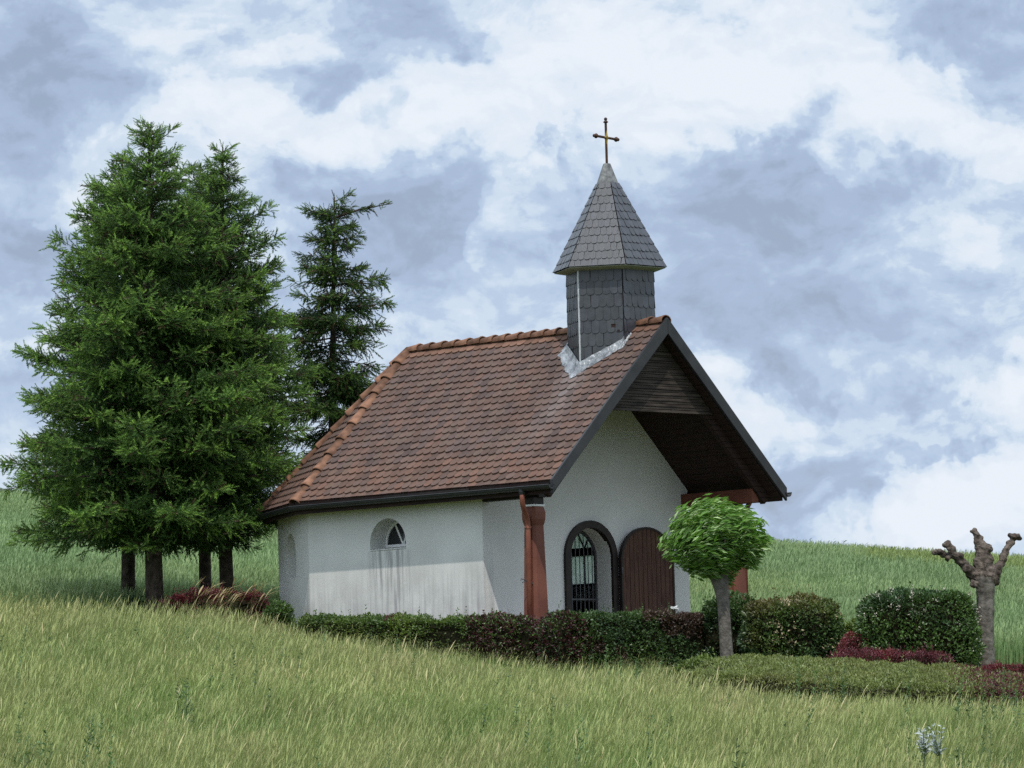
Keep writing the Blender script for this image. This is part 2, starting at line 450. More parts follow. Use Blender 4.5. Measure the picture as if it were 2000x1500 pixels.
M_PLASTER = plaster_mat()
M_TILE = colattr('clay_tile', 0.82, 0.2, 14.0, 0.13, 0.4, 70)
M_RIDGE = colattr('ridge_clay', 0.85, 0.2, 7.0, 0.45, 0.5, 50)
M_SLATE = colattr('slate', 0.40, 0.65, 10.0, 0.25, 0.35, 60)
M_DARK = plain('dark_painted_metal', (0.017, 0.018, 0.020), (0.028, 0.029, 0.031), 3, 0.5, 0.12, 30, 0.0, 0.35)
M_SOFFIT = board_mat('dark_brown_boards', (0.022, 0.013, 0.012), (0.040, 0.023, 0.020), 2, 0.09)
M_GABLE = board_mat('weathered_boards', (0.013, 0.0095, 0.008), (0.062, 0.049, 0.041), 2, 0.095)
M_RED = plain('red_brown_paint', (0.112, 0.038, 0.025), (0.158, 0.056, 0.036), 2.5, 0.62, 0.25, 30, 0, 0.25)
M_COPPER = plain('rusty_copper', (0.19, 0.062, 0.040), (0.26, 0.095, 0.06), 4, 0.5, 0.15, 30, 0.2, 0.4)
M_WHITE = plain('white_paint', (0.70, 0.70, 0.69), (0.78, 0.78, 0.77), 3, 0.5, 0.05)
M_FRAME = plain('brown_black_frame', (0.015, 0.011, 0.010), (0.027, 0.019, 0.017), 5, 0.5, 0.15, 40, 0, 0.25)
M_DOOR = board_mat('brown_door_boards', (0.040, 0.019, 0.013), (0.102, 0.050, 0.034), 0, 0.105, 0.6)
M_IRON = plain('grey_iron', (0.055, 0.056, 0.062), (0.10, 0.10, 0.105), 6, 0.5, 0.1, 40, 0.4, 0.4)
M_LEAD = plain('flashing_lead', (0.12, 0.128, 0.14), (0.32, 0.335, 0.35), 7, 0.42, 0.9, 16, 0.35, 0.5, 0.03)
M_CAP = plain('weathered_lead_cap', (0.075, 0.078, 0.082), (0.19, 0.195, 0.19), 14, 0.5, 0.3, 25, 0.2, 0.4)
M_EAVE = plain('pale_green_soffit', (0.24, 0.255, 0.21), (0.33, 0.345, 0.29), 5, 0.7, 0.1)
M_RUST = plain('rusted_iron', (0.035, 0.016, 0.011), (0.068, 0.031, 0.018), 20, 0.6, 0.3, 60, 0.3, 0.4)
M_GOLD = plain('worn_gilding', (0.22, 0.14, 0.035), (0.36, 0.24, 0.06), 30, 0.4, 0.2, 60, 0.6, 0.5)
M_STONE = plain('porch_stone', (0.26, 0.25, 0.235), (0.34, 0.33, 0.31), 4, 0.85, 0.4, 25)
M_BARK = plain('spruce_bark', (0.030, 0.024, 0.019), (0.085, 0.068, 0.053), 9, 0.9, 1.0, 22, 0, 0.1, 0.03)
M_BARK2 = plain('smooth_grey_bark', (0.080, 0.071, 0.061), (0.160, 0.146, 0.128), 10, 0.85, 0.8, 26, 0, 0.15, 0.02)
M_BARK3 = plain('knobbly_bark', (0.045, 0.035, 0.029), (0.145, 0.118, 0.100), 11, 0.9, 1.0, 20, 0, 0.12, 0.04)
M_NEEDLE = leafy('spruce_needles', 0.55, 0.16, 0.25, 1.6, 0.25, (1.2, 1.3, 0.6))
M_LEAF = leafy('maple_leaves', 0.42, 0.30, 0.4, 4.0, 0.15)
M_HEDGE = leafy('hedge_leaves', 0.42, 0.22, 0.45, 3.0, 0.25)
M_GRASS = leafy('meadow_grass', 0.7, 0.30, 0.15, 0.55, 0.22, (1.1, 1.1, 0.75))
M_CROP = leafy('cereal_crop', 0.6, 0.25, 0.2, 0.12, 0.16, (1.1, 1.15, 0.8))
M_STEM = plain('green_stem', (0.06, 0.09, 0.035), (0.09, 0.13, 0.05), 8, 0.7, 0)
M_STRIP = plain('bright_zinc', (0.42, 0.44, 0.46), (0.55, 0.57, 0.59), 9, 0.4, 0.1, 30, 0.2, 0.5)
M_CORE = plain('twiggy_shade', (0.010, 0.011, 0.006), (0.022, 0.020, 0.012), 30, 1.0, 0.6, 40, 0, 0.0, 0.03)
M_SILVER = leafy('silver_leaves', 0.8, 0.15, 0.15, 8, 0.1, (1, 1, 1))
def glass_mat():
    m, nt, p, out = mat_new('dark_glass')
    p.inputs['Base Color'].default_value = (0.02, 0.022, 0.024, 1); p.inputs['Roughness'].default_value = 0.12
    p.inputs['Specular IOR Level'].default_value = 0.5
    add_bump(nt, p, 5, 0.05, 0.01)
    return m
M_GLASS = glass_mat()
def frosted():
    m, nt, p, out = mat_new('frosted_glass')
    tr = nd(nt, 'ShaderNodeBsdfTranslucent'); tr.inputs[0].default_value = (0.70, 0.76, 0.70, 1)
    n = nd(nt, 'ShaderNodeTexNoise', Scale=6.0, Detail=4); nt.links.new(geo_pos(nt), n.inputs['Vector'])
    mr = nd(nt, 'ShaderNodeMapRange'); mr.inputs[3].default_value = 0.55; mr.inputs[4].default_value = 1.0
    nt.links.new(n.outputs[0], mr.inputs[0])
    p.inputs['Base Color'].default_value = (0.8, 0.9, 0.85, 1); p.inputs['Roughness'].default_value = 0.2
    mx = nd(nt, 'ShaderNodeMixShader')
    nt.links.new(mr.outputs[0], mx.inputs[0]); nt.links.new(p.outputs[0], mx.inputs[1]); nt.links.new(tr.outputs[0], mx.inputs[2])
    nt.links.new(mx.outputs[0], out.inputs[0])
    return m
M_FROST = frosted()

# ------------------------------------------------------------------ terrain
AZ_T = np.array([-0.12, -0.10, -0.05, 0.05, 0.075, 0.10, 0.12])
SKY_T = np.tan(np.radians([3.58, 3.50, 3.21, 2.71, 2.575, 2.45, 2.36]))
CROP_H = 0.50
def z_raw(az, d, d1):
    s = az*np.maximum(d, 10)
    de = np.clip(50-d, 0, 30)
    z = 0.083*(np.clip(d, 50, None)-83) - 0.083*(de-de*de/60.) - 0.055*(s-0.5)
    e = np.clip(d-d1, 0, 160)
    return z - 0.00035*e*e - np.clip(d-d1-160, 0, None)*0.112
_d = np.arange(90, 330, 0.5)
def _solve(az, t):
    lo, hi = 60., 230.
    for _ in range(40):
        mid = (lo+hi)/2
        if ((z_raw(az, _d, mid)+CROP_H*0.85-CAM[2])/_d).max() < t: lo = mid
        else: hi = mid
    return lo
D1_T = np.array([_solve(a, t) for a, t in zip(AZ_T, SKY_T)])
def ground(s, d):
    s, d = np.asarray(s, float), np.asarray(d, float)
    az = np.clip(s/np.maximum(d, 10), -0.12, 0.12)
    k = np.clip((81.5-d)/3.5, 0, 1); k = k*k*(3-2*k)
    return z_raw(az, d, np.interp(az, AZ_T, D1_T)) - k*np.interp(s, [-4, 0.5, 3, 6], [0, 0.27, 0.22, 0.18])
def sd(s, d, h=0.0):
    """point s metres to the right and d metres ahead of the camera's foot, h above the ground"""
    s, d = np.broadcast_arrays(np.asarray(s, float), np.asarray(d, float))
    P = CAM[None, :2] + d.reshape(-1, 1)*FH[None, :2] + s.reshape(-1, 1)*RH[None, :2]
    return np.c_[P, ground(s, d).reshape(-1)+h]
def P1(px, d, h=0.0):
    return sd((px-1000)*d/10000., d, h)[0]
def zpix(px, py, d):
    """height of the sight line through a picture point at distance d"""
    v = fw + (rt2*(px-1000) - up2*(py-750))/10000.
    return CAM[2] + v[2]/(v[:2]@FH[:2])*d
def to_sd(P):
    P = np.asarray(P, float).reshape(-1, 3)
    return (P[:, :2]-CAM[:2])@RH[:2], (P[:, :2]-CAM[:2])@FH[:2]

def build_ground():
    S = np.unique(np.concatenate([np.linspace(-900, -60, 16), np.linspace(-60, 60, 91), np.linspace(60, 900, 16)]))
    D = np.unique(np.concatenate([np.linspace(-400, 20, 12), np.linspace(20, 130, 74), np.linspace(130, 330, 66), np.linspace(330, 1200, 12)]))
    gs, gd = np.meshgrid(S, D, indexing='ij')
    V = sd(gs.ravel(), gd.ravel())
    n = len(D)
    i, j = np.meshgrid(np.arange(len(S)-1), np.arange(n-1), indexing='ij')
    a = (i*n+j).ravel()
    T = np.concatenate([np.c_[a, a+n, a+n+1], np.c_[a, a+n+1, a+1]])
    far = np.clip((gd.ravel()-87)/3, 0, 1)[:, None]
    C = (1-far)*np.array([0.10, 0.115, 0.045]) + far*np.array([0.09, 0.14, 0.07])
    m = colattr('grassy_soil', 0.95, 0.05, 0.6, 0.3, 0.8, 8)
    o = MB().add(V, T, C).build('ground', m, None, True)
    tag(o, kind='structure')
build_ground()

# ------------------------------------------------------------------ chapel
W, ZE, ZR, LR, YO, WW = 2.72, 2.75, 5.418, 6.075, 1.919, 2.423
YT, RS, ZS, ZA, RB = 1.251, 0.957, 6.366, 8.138, 0.731
SL = (ZR-ZE)/W
H3 = math.sqrt(3)/2
chapel = tag(empty('chapel', (0, YO, 0)), 'small white chapel with brown tiled roof, open front porch and slate belfry', 'chapel')

def arch(r, spring, z0, n=20, rise=None, cx=0.0, close=True):
    rise = r if rise is None else rise
    p = [(cx-r, z0)] + [(cx-r*math.cos(math.pi*i/n), spring+rise*math.sin(math.pi*i/n)) for i in range(n+1)] + [(cx+r, z0)]
    return p
def solid(name, A, B):
    me = bpy.data.meshes.new(name)
    pb = PB().prism(A, B)
    me.from_pydata(pb.V, [], pb.F)
    bm = bmesh.new(); bm.from_mesh(me); bmesh.ops.recalc_face_normals(bm, faces=bm.faces[:]); bm.to_mesh(me); bm.free()
    return link(bpy.data.objects.new(name, me))

def build_walls():
    top, bot = 2.80, -1.2
    def foot(w, y0, ya):
        return [(-w, y0), (-w, ya), (-w/2, ya+H3*w), (w/2, ya+H3*w), (w, ya), (w, y0)]
    fo = foot(WW, YO, LR+0.02)
    body = solid('walls', [(x, y, bot) for x, y in fo], [(x, y, top) for x, y in fo])
    fi = foot(WW-0.35, YO+0.35, LR+0.0)
    cut = [solid('cut', [(x, y, 0.05) for x, y in fi], [(x, y, top-0.03) for x, y in fi])]
    a = arch(0.49, 1.67, 0.052, cx=0.03)
    cut.append(solid('cut', [(x, YO-0.2, z) for x, z in a], [(x, YO+0.6, z) for x, z in a]))
    # lunette windows in both side walls
    lw = arch(0.43, 1.98, 1.87, rise=0.41, cx=4.16)
    cut.append(solid('cut', [(-WW-0.2, y, z) for y, z in lw], [(-WW+0.6, y, z) for y, z in lw]))
    rw = arch(0.43, 1.98, 1.31, rise=0.41, cx=4.16)
    cut.append(solid('cut', [(WW-0.6, y, z) for y, z in rw], [(WW+0.2, y, z) for y, z in rw]))
    # blind arched niche in the first apse facet
    p0 = np.array([-WW, LR+0.02]); p1 = np.array([-WW/2, LR+0.02+H3*WW])
    e = (p1-p0)/np.linalg.norm(p1-p0); nrm = np.array([-e[1], e[0]])
    c = p0 + e*1.42
    na = arch(0.40, 1.92, 1.56, rise=0.40)
    cut.append(solid('cut', [(c[0]+e[0]*q+nrm[0]*0.2, c[1]+e[1]*q+nrm[1]*0.2, z) for q, z in na],
                     [(c[0]+e[0]*q-nrm[0]*0.27, c[1]+e[1]*q-nrm[1]*0.27, z) for q, z in na]))
    for q in cut:
        md = body.modifiers.new('b', 'BOOLEAN'); md.operation = 'DIFFERENCE'; md.solver = 'EXACT'; md.object = q
    dg = bpy.context.evaluated_depsgraph_get()
    me = bpy.data.meshes.new_from_object(body.evaluated_get(dg))
    body.modifiers.clear(); body.data = me
    for q in cut: bpy.data.objects.remove(q)
    # front gable above the wall top, under the roof
    g = PB()
    zt = lambda x: ZR - abs(x)*SL - 0.20
    pent = [(-WW, top), (WW, top), (WW, zt(WW)), (0, zt(0)), (-WW, zt(WW))]
    pent = [p for p in pent]
    if zt(WW) <= top+0.01: pent = [(-WW, top), (WW, top), (0, zt(0))]
    g.prism([(x, YO, z) for x, z in pent], [(x, YO+0.35, z) for x, z in pent])
    bm = bmesh.new(); bm.from_mesh(me)
    vs = [bm.verts.new(v) for v in g.V]
    for f in g.F: bm.faces.new([vs[i] for i in f])
    bmesh.ops.recalc_face_normals(bm, faces=bm.faces[:])
    bmesh.ops.bevel(bm, geom=[e for e in bm.edges if len(e.link_faces) == 2 and abs(e.verts[0].co.z-e.verts[1].co.z) > 1.5 and e.calc_face_angle(0) > 0.4], offset=0.02, segments=3, affect='EDGES', clamp_overlap=True)
    bm.to_mesh(me); bm.free()
    me.materials.clear(); me.materials.append(M_PLASTER)
    place(body, chapel)
    return body, (c, e, nrm)
walls, niche = build_walls()

def tile_field(poly, upd, wt, row, thick, shape, colfn, lift=0.030, length=None, start=0.0, jitter=0.003, stagger=0.5, mb=None):
    """covers a flat polygon with overlapping plates, clipped to it; returns (V,T,C)"""
    poly = [np.array(p, float) for p in poly]
    n = np.cross(poly[1]-poly[0], poly[2]-poly[0]); n /= np.linalg.norm(n)
    upd = np.array(upd, float); upd -= n*(upd@n); upd /= np.linalg.norm(upd)
    u = np.cross(upd, n)
    o = poly[0]
    uv = np.array([[(p-o)@u, (p-o)@upd] for p in poly])
    u0, v0 = uv.min(0); u1, v1 = uv.max(0)
    length = length or row*1.35
    pts = shape                                            # outline in units of the tile width / from the lower edge
    k = len(pts)
    V, F, C = [], [], []
    rows = int((v1-v0)/row)+2
    for r in range(-1, rows):
        vv = v0 + start + r*row
        off = (r % 2)*stagger*wt
        for q in range(-1, int((u1-u0)/wt)+2):
            uu = u0 + off + q*wt + random.uniform(-jitter, jitter)
            vj = vv + random.uniform(-jitter, jitter)
            li = lift + random.uniform(-0.003, 0.004)
            sk = random.uniform(-0.012, 0.012)
            base = len(V)
            top = []
            for (a, b) in pts:
                b2 = b*length + sk*a*wt
                z = li - (li-0.010)*b
                top.append(o + u*(uu+a*wt*0.975) + upd*(vj+b2) + n*z)
            bot = [p - n*thick for p in top]
            V += top + bot
            F.append([base+i for i in range(k)])
            for i in range(k): F.append([base+i, base+k+i, base+k+(i+1) % k, base+(i+1) % k])
            col = colfn(o + u*uu + upd*vv, r, q)
            C += [col]*(2*k)
    bm = bmesh.new()
    lay = bm.verts.layers.float_color.new('Col')
    bv = [bm.verts.new(v) for v in V]
    for v, c in zip(bv, C): v[lay] = (c[0], c[1], c[2], 1)
    for f in F: bm.faces.new([bv[i] for i in f])
    cen = sum(poly)/len(poly)
    for i in range(len(poly)):
        a, b = poly[i], poly[(i+1) % len(poly)]
        pn = np.cross(b-a, n)
        if pn@(cen-a) > 0: pn = -pn
        bmesh.ops.bisect_plane(bm, geom=bm.verts[:]+bm.edges[:]+bm.faces[:], plane_co=Vector(a), plane_no=Vector(pn), clear_outer=True)
    bmesh.ops.triangulate(bm, faces=bm.faces[:])
    bm.verts.index_update()
    V = np.array([v.co for v in bm.verts]); C = np.array([v[lay][:3] for v in bm.verts])
    T = np.array([[v.index for v in f.verts] for f in bm.faces])
    bm.free()
    return V, T, C
def scallop(n=8, rise=0.30):
    """plain clay tile with a rounded lower edge: across 0..1, along 0..1"""
    p = []
    for i in range(n+1):
        x = i/n
        p.append((x, rise*(1-math.sqrt(max(0, 1-(2*x-1)**2*0.96)))))
    return p + [(1, 1), (0, 1)]

def tile_color(p, r, q):
    t = random.random()
    a = np.array([0.100, 0.064, 0.053]); b = np.array([0.112, 0.067, 0.053]); c = np.array([0.086, 0.059, 0.052]); d = np.array([0.105, 0.071, 0.058])
    col = a*(0.8+0.4*random.random())
    if t < 0.22: col = b*(0.85+0.3*random.random())
    elif t < 0.46: col = c*(0.8+0.4*random.random())
    elif t < 0.6: col = d
    if p[2] > ZR-0.24: col = np.array([0.150, 0.083, 0.058])*(0.75+0.5*random.random())
    if p[2] < 3.2: col = col*np.array([1.12, 1.05, 0.98])
    # lime washed down from the lead of the belfry
    if p[0] < -0.7:
        y = abs(p[1]-1.30 - 0.05*math.sin(p[0]*5))
        wsh = max(0, 1-y/0.42)*max(0, min(1, (p[2]-3.05)/1.2))*0.55*random.uniform(0.4, 1.1)
        col = col*(1-wsh) + np.array([0.21, 0.185, 0.18])*wsh
    return col

def build_roof():
    ex = 0.0
    apex_b = np.array([0, LR, ZR])
    def hexc(i):
        a = [(-1, 0), (-0.5, H3), (0.5, H3), (1, 0)][i]
        return np.array([a[0]*W, LR+a[1]*W, ZE])
    faces = [
        [np.array([-W, 0.03, ZE]), np.array([0, 0.03, ZR]), apex_b, hexc(0)],
        [hexc(0), apex_b, hexc(1)], [hexc(1), apex_b, hexc(2)], [hexc(2), apex_b, hexc(3)],
        [np.array([W, 0.03, ZE]), hexc(3), apex_b, np.array([0, 0.03, ZR])]]
    faces = [f[::-1] for f in faces]
    # under-structure: closed slab 0.16 m thick below the tiles
    pb = PB()
    for f in faces:
        n = np.cross(f[1]-f[0], f[2]-f[0]); n /= np.linalg.norm(n)
        if n[2] < 0: n = -n
        A = [p - n*0.0 + np.array([0, 0, -0.004]) for p in f]; B = [p - np.array([0, 0, 0.20]) for p in f]
        pb.prism(A, B)
    pb.build('roof_boarding', M_SOFFIT, chapel)
    mb = MB()
    for f in faces:
        cen = sum(f)/len(f)
        n = np.cross(f[1]-f[0], f[2]-f[0])
        if n[2] < 0: f = f[::-1]; n = -n
        n = n/np.linalg.norm(n)
        lo = min(f, key=lambda p: p[2])
        u_ = np.array([0, 0, 1.0]) - n*n[2]
        V, T, C = tile_field(f, u_, 0.173, 0.1657, 0.020, scallop(), tile_color, 0.044, 0.25, -0.075)
        mb.add(V, T, C)
    mb.build('roof_tiles', M_TILE, chapel)
    # ridge and hip tiles: overlapping tapered half rounds
    def run(name, a, b, r=0.105, step=0.31, hgt=0.0):
        a, b = np.array(a, float), np.array(b, float)
        mb = MB()
        L = np.linalg.norm(b-a); d = (b-a)/L
        sdv = np.cross(d, [0, 0, 1]); sdv /= np.linalg.norm(sdv); u_ = np.cross(sdv, d)
        k = max(1, int(round(L/step))); st = L/k
        for i in range(k):
            col = np.array([0.190, 0.098, 0.062])*random.uniform(0.7, 1.25)
            rows = []
            # each piece is wide at its lower (first) end and narrow at the upper end; first end overlaps the piece before
            for t, rr, lift in ((-0.06, 1.16, 0.012), (0.0, 1.17, 0.014), (0.12, 1.12, 0.008), (1.0, 0.90, -0.004)):
                rows.append((a + d*(i*st+t*st), r*rr*random.uniform(0.985, 1.015), lift))
            m_ = 9
            V = []
            for (c, rr, lift) in rows:
                for j in range(m_):
                    th = math.pi*(j/(m_-1))*1.16 - math.pi*0.08
                    V.append(c + sdv*math.cos(th)*rr + u_*(math.sin(th)*rr*0.78+lift+hgt))
            # inner lip at the overlapping end
            c, rr, lift = rows[0]
            for j in range(m_):
                th = math.pi*(j/(m_-1))*1.16 - math.pi*0.08
                V.append(c + sdv*math.cos(th)*(rr-0.022) + u_*(math.sin(th)*(rr-0.022)*0.78+lift+hgt))
            F = []
            for q in range(3):
                for j in range(m_-1): F.append([q*m_+j, q*m_+j+1, (q+1)*m_+j+1, (q+1)*m_+j])
            for j in range(m_-1): F.append([4*m_+j, 4*m_+j+1, j+1, j])
            CC = np.tile(col, (len(V), 1))
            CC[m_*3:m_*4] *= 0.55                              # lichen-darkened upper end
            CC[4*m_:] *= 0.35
            mb.add(V, tris(F), CC)
        mb.build(name, M_RIDGE, chapel, True)
    run('ridge_tiles', (0, YT+RB*H3-0.05, ZR+0.0), (0, LR+0.04, ZR+0.0))
    run('ridge_tiles', (0, 0.02, ZR), (0, YT-RB*H3+0.03, ZR))
    for i in range(4):
        h = hexc(i)
        run('hip_tiles', h + np.array([0, 0, 0.0]), apex_b + np.array([0, 0, 0.02]), 0.105, 0.40)
    # gutter round the eaves
    path = [(-W-0.075, -0.03, ZE-0.07)] + [tuple(np.array([0, LR, ZE-0.07]) + (hexc(i)-np.array([0, LR, ZE]))*1.027) for i in range(4)] + [(W+0.075, -0.03, ZE-0.07)]
    gt = PB()
    for a, b in zip(path[:-1], path[1:]):
        a, b = np.array(a), np.array(b)
        d = (b-a)/np.linalg.norm(b-a); sdv = np.cross(d, [0, 0, 1.0])
        a = a - d*0.02; b = b + d*0.02
        prof = [(0.065*math.cos(t), 0.065*math.sin(t)) for t in np.linspace(math.pi, 2*math.pi, 9)] + [(0.055*math.cos(t), 0.01+0.055*math.sin(t)) for t in np.linspace(2*math.pi, math.pi, 9)]
        A = [a + sdv*x + np.array([0, 0, z]) for x, z in prof]; B = [b + sdv*x + np.array([0, 0, z]) for x, z in prof]
        gt.prism(A, B)
        # rolled front rim
        for sg in (1, -1):
            gt.tube([a + sdv*0.062*sg + np.array([0, 0, 0.004]), b + sdv*0.062*sg + np.array([0, 0, 0.004])], 0.011, 6)
    gt.build('gutter', M_DARK, chapel)
    # boxed eaves: fascia and underside between wall and gutter
    fb = PB()
    ring = [(-W+0.01, YO-0.02)] + [tuple((hexc(i)*0.0 + np.array([0, LR, 0]) + (hexc(i)-np.array([0, LR, ZE]))*0.985)[:2]) for i in range(4)] + [(W-0.01, YO-0.02)]
    inner = [(-WW+0.1, YO-0.02), (-WW+0.1, LR), (-(WW-0.1)/2, LR+H3*(WW-0.1)), ((WW-0.1)/2, LR+H3*(WW-0.1)), (WW-0.1, LR), (WW-0.1, YO-0.02)]
    for i in range(5):
        q = [ring[i], ring[i+1], inner[i+1], inner[i]]
        fb.prism([(x, y, 2.625) for x, y in q], [(x, y, 2.66) for x, y in q])
        a, b = np.array(ring[i]), np.array(ring[i+1])
        nn = np.array([(b-a)[1], -(b-a)[0]]); nn /= np.linalg.norm(nn); nn = nn*0.025
        if nn@(a-np.array([0, 4.0])) < 0: nn = -nn
        q = [a, b, b+nn, a+nn]
        fb.prism([(x, y, 2.615) for x, y in q], [(x, y, 2.745) for x, y in q])
    fb.build('eaves_box', M_FRAME, chapel)
    # bargeboards, one per slope
    for sg in (-1, 1):
        t0, t1 = 0.045, -0.185
        y0, y1 = -0.035, 0.018
        xe = W+0.05
        A = [(0, y0, ZR+t0+0.02), (sg*xe, y0, ZR+t0-xe*SL+0.02), (sg*(xe-0.005), y0, ZR+t1-xe*SL+0.03), (0, y0, ZR+t1-0.02)]
        B = [(x, y1, z) for x, y, z in A]
        PB().prism(A, B).build('bargeboard', M_DARK, chapel, 0.006)
        # inner rafter behind it, with a pointed tail
        A = [(sg*0.02, 0.25, ZR-0.21), (sg*(W-0.06), 0.25, ZR-0.21-(W-0.08)*SL), (sg*(W-0.20), 0.25, ZR-0.44-(W-0.20)*SL), (sg*0.02, 0.25, ZR-0.38)]
        B = [(x, 0.35, z) for x, y, z in A]
        PB().prism(A, B).build('rafter', M_SOFFIT, chapel, 0.004)
    # triangular boarded panel high in the porch gable
    zb = 3.95; hx = (ZR-0.21-zb)/SL
    pb = PB()
    zz = zb; i = 0
    while zz < ZR-0.30:
        z2 = min(zz+0.0935, ZR-0.25)
        xa = (ZR-0.21-zz)/SL; xb = max(0.01, (ZR-0.21-z2)/SL)
        o = random.uniform(0, 0.006)
        pb.prism([(-xa, 0.205-o, zz), (xa, 0.205-o, zz), (xb, 0.217-o, z2-0.004), (-xb, 0.217-o, z2-0.004)],
                 [(-xa, 0.245, zz), (xa, 0.245, zz), (xb, 0.245, z2-0.004), (-xb, 0.245, z2-0.004)])
        zz += 0.0935; i += 1
    pb.build('gable_panel', M_GABLE, chapel)
build_roof()

def build_porch():
    for sg in (-1, 1):
        x = sg*2.34
        # wall plate along the eaves
        yb0 = 0.30 if sg > 0 else 0.62
        PB().box((x, (yb0+YO-0.003)/2, 2.645), (0.085, (YO-0.003-yb0)/2, 0.115)).build('beam', M_RED if sg > 0 else M_FRAME, chapel, 0.005)
        px, py = (-2.40, 0.77) if sg < 0 else (2.30, 0.77)
        pil = PB()
        def oct_(h, z, ch=0.30):
            c = h*ch
            return [(px+a, py+b, z) for a, b in ((-h, -h+c), (-h+c, -h), (h-c, -h), (h, -h+c), (h, h-c), (h-c, h), (-h+c, h), (-h, h-c))]
        lv = [(0.175, -0.5), (0.172, 0.25), (0.128, 2.08), (0.134, 2.10), (0.155, 2.18), (0.158, 2.30), (0.138, 2.365), (0.128, 2.385)]
        for (h0, z0), (h1, z1) in zip(lv[:-1], lv[1:]): pil.prism(oct_(h0, z0), oct_(h1, z1))
        pillar = pil.build('pillar', M_RED, chapel)
        PB().box((px, py, 2.403), (0.128, 0.128, 0.016)).build('collar', M_WHITE, pillar, 0.003)
        PB().box((px, py, 2.475), (0.118, 0.118, 0.053)).build('head_block', M_FRAME, pillar, 0.004)
        # rainwater pipe from the gutter to the pillar
        gx = sg*(W+0.075)
        if sg < 0:
            pts = [(gx, 0.62, 2.66), (gx, 0.62, 2.50), (gx+0.01, 0.63, 2.42), (gx+0.06, 0.65, 2.33), (gx+0.15, 0.69, 2.24), (gx+0.20, 0.71, 2.16), (gx+0.205, 0.715, 2.05), (gx+0.17, 0.70, -0.4)]
        else:
            pts = [(gx, 0.85, 2.66), (gx, 0.85, 2.56), (gx-0.08, 0.84, 2.48), (gx-0.16, 0.83, 2.40), (gx-0.18, 0.83, 2.30), (gx-0.17, 0.83, -0.6)]
        dp = PB().tube(pts, 0.043, 12).build('downpipe', M_COPPER if sg < 0 else M_RED, chapel, smooth=True)
        br = pts[-2]
        PB().tube([(br[0], br[1], br[2]-0.02), (br[0], br[1], br[2]+0.02)], 0.055, 12).bar((br[0], br[1], br[2]), (br[0]-0.075, br[1]-0.01, br[2]), 0.02, 0.02).build('pipe_bracket', M_COPPER, dp)
        if sg < 0:
            PB().tube([(gx, 0.62, 2.70), (gx, 0.62, 2.60), (gx, 0.62, 2.56)], [0.060, 0.058, 0.046], 12).build('outlet', M_DARK, dp)
    # thin hooked rod on the left pillar
    PB().tube([(-2.52, 0.66, 1.13), (-2.60, 0.70, 1.17), (-2.70, 0.74, 1.215), (-2.725, 0.76, 1.23), (-2.735, 0.765, 1.20)], 0.008, 6).bar((-2.66, 0.73, 1.19), (-2.70, 0.77, 1.16), 0.014, 0.014).build('hook', M_IRON, chapel)
    PB().box((0, 0.9, -0.20), (2.55, 1.05, 0.22)).build('porch_floor', M_STONE, chapel, 0.01)
build_porch()

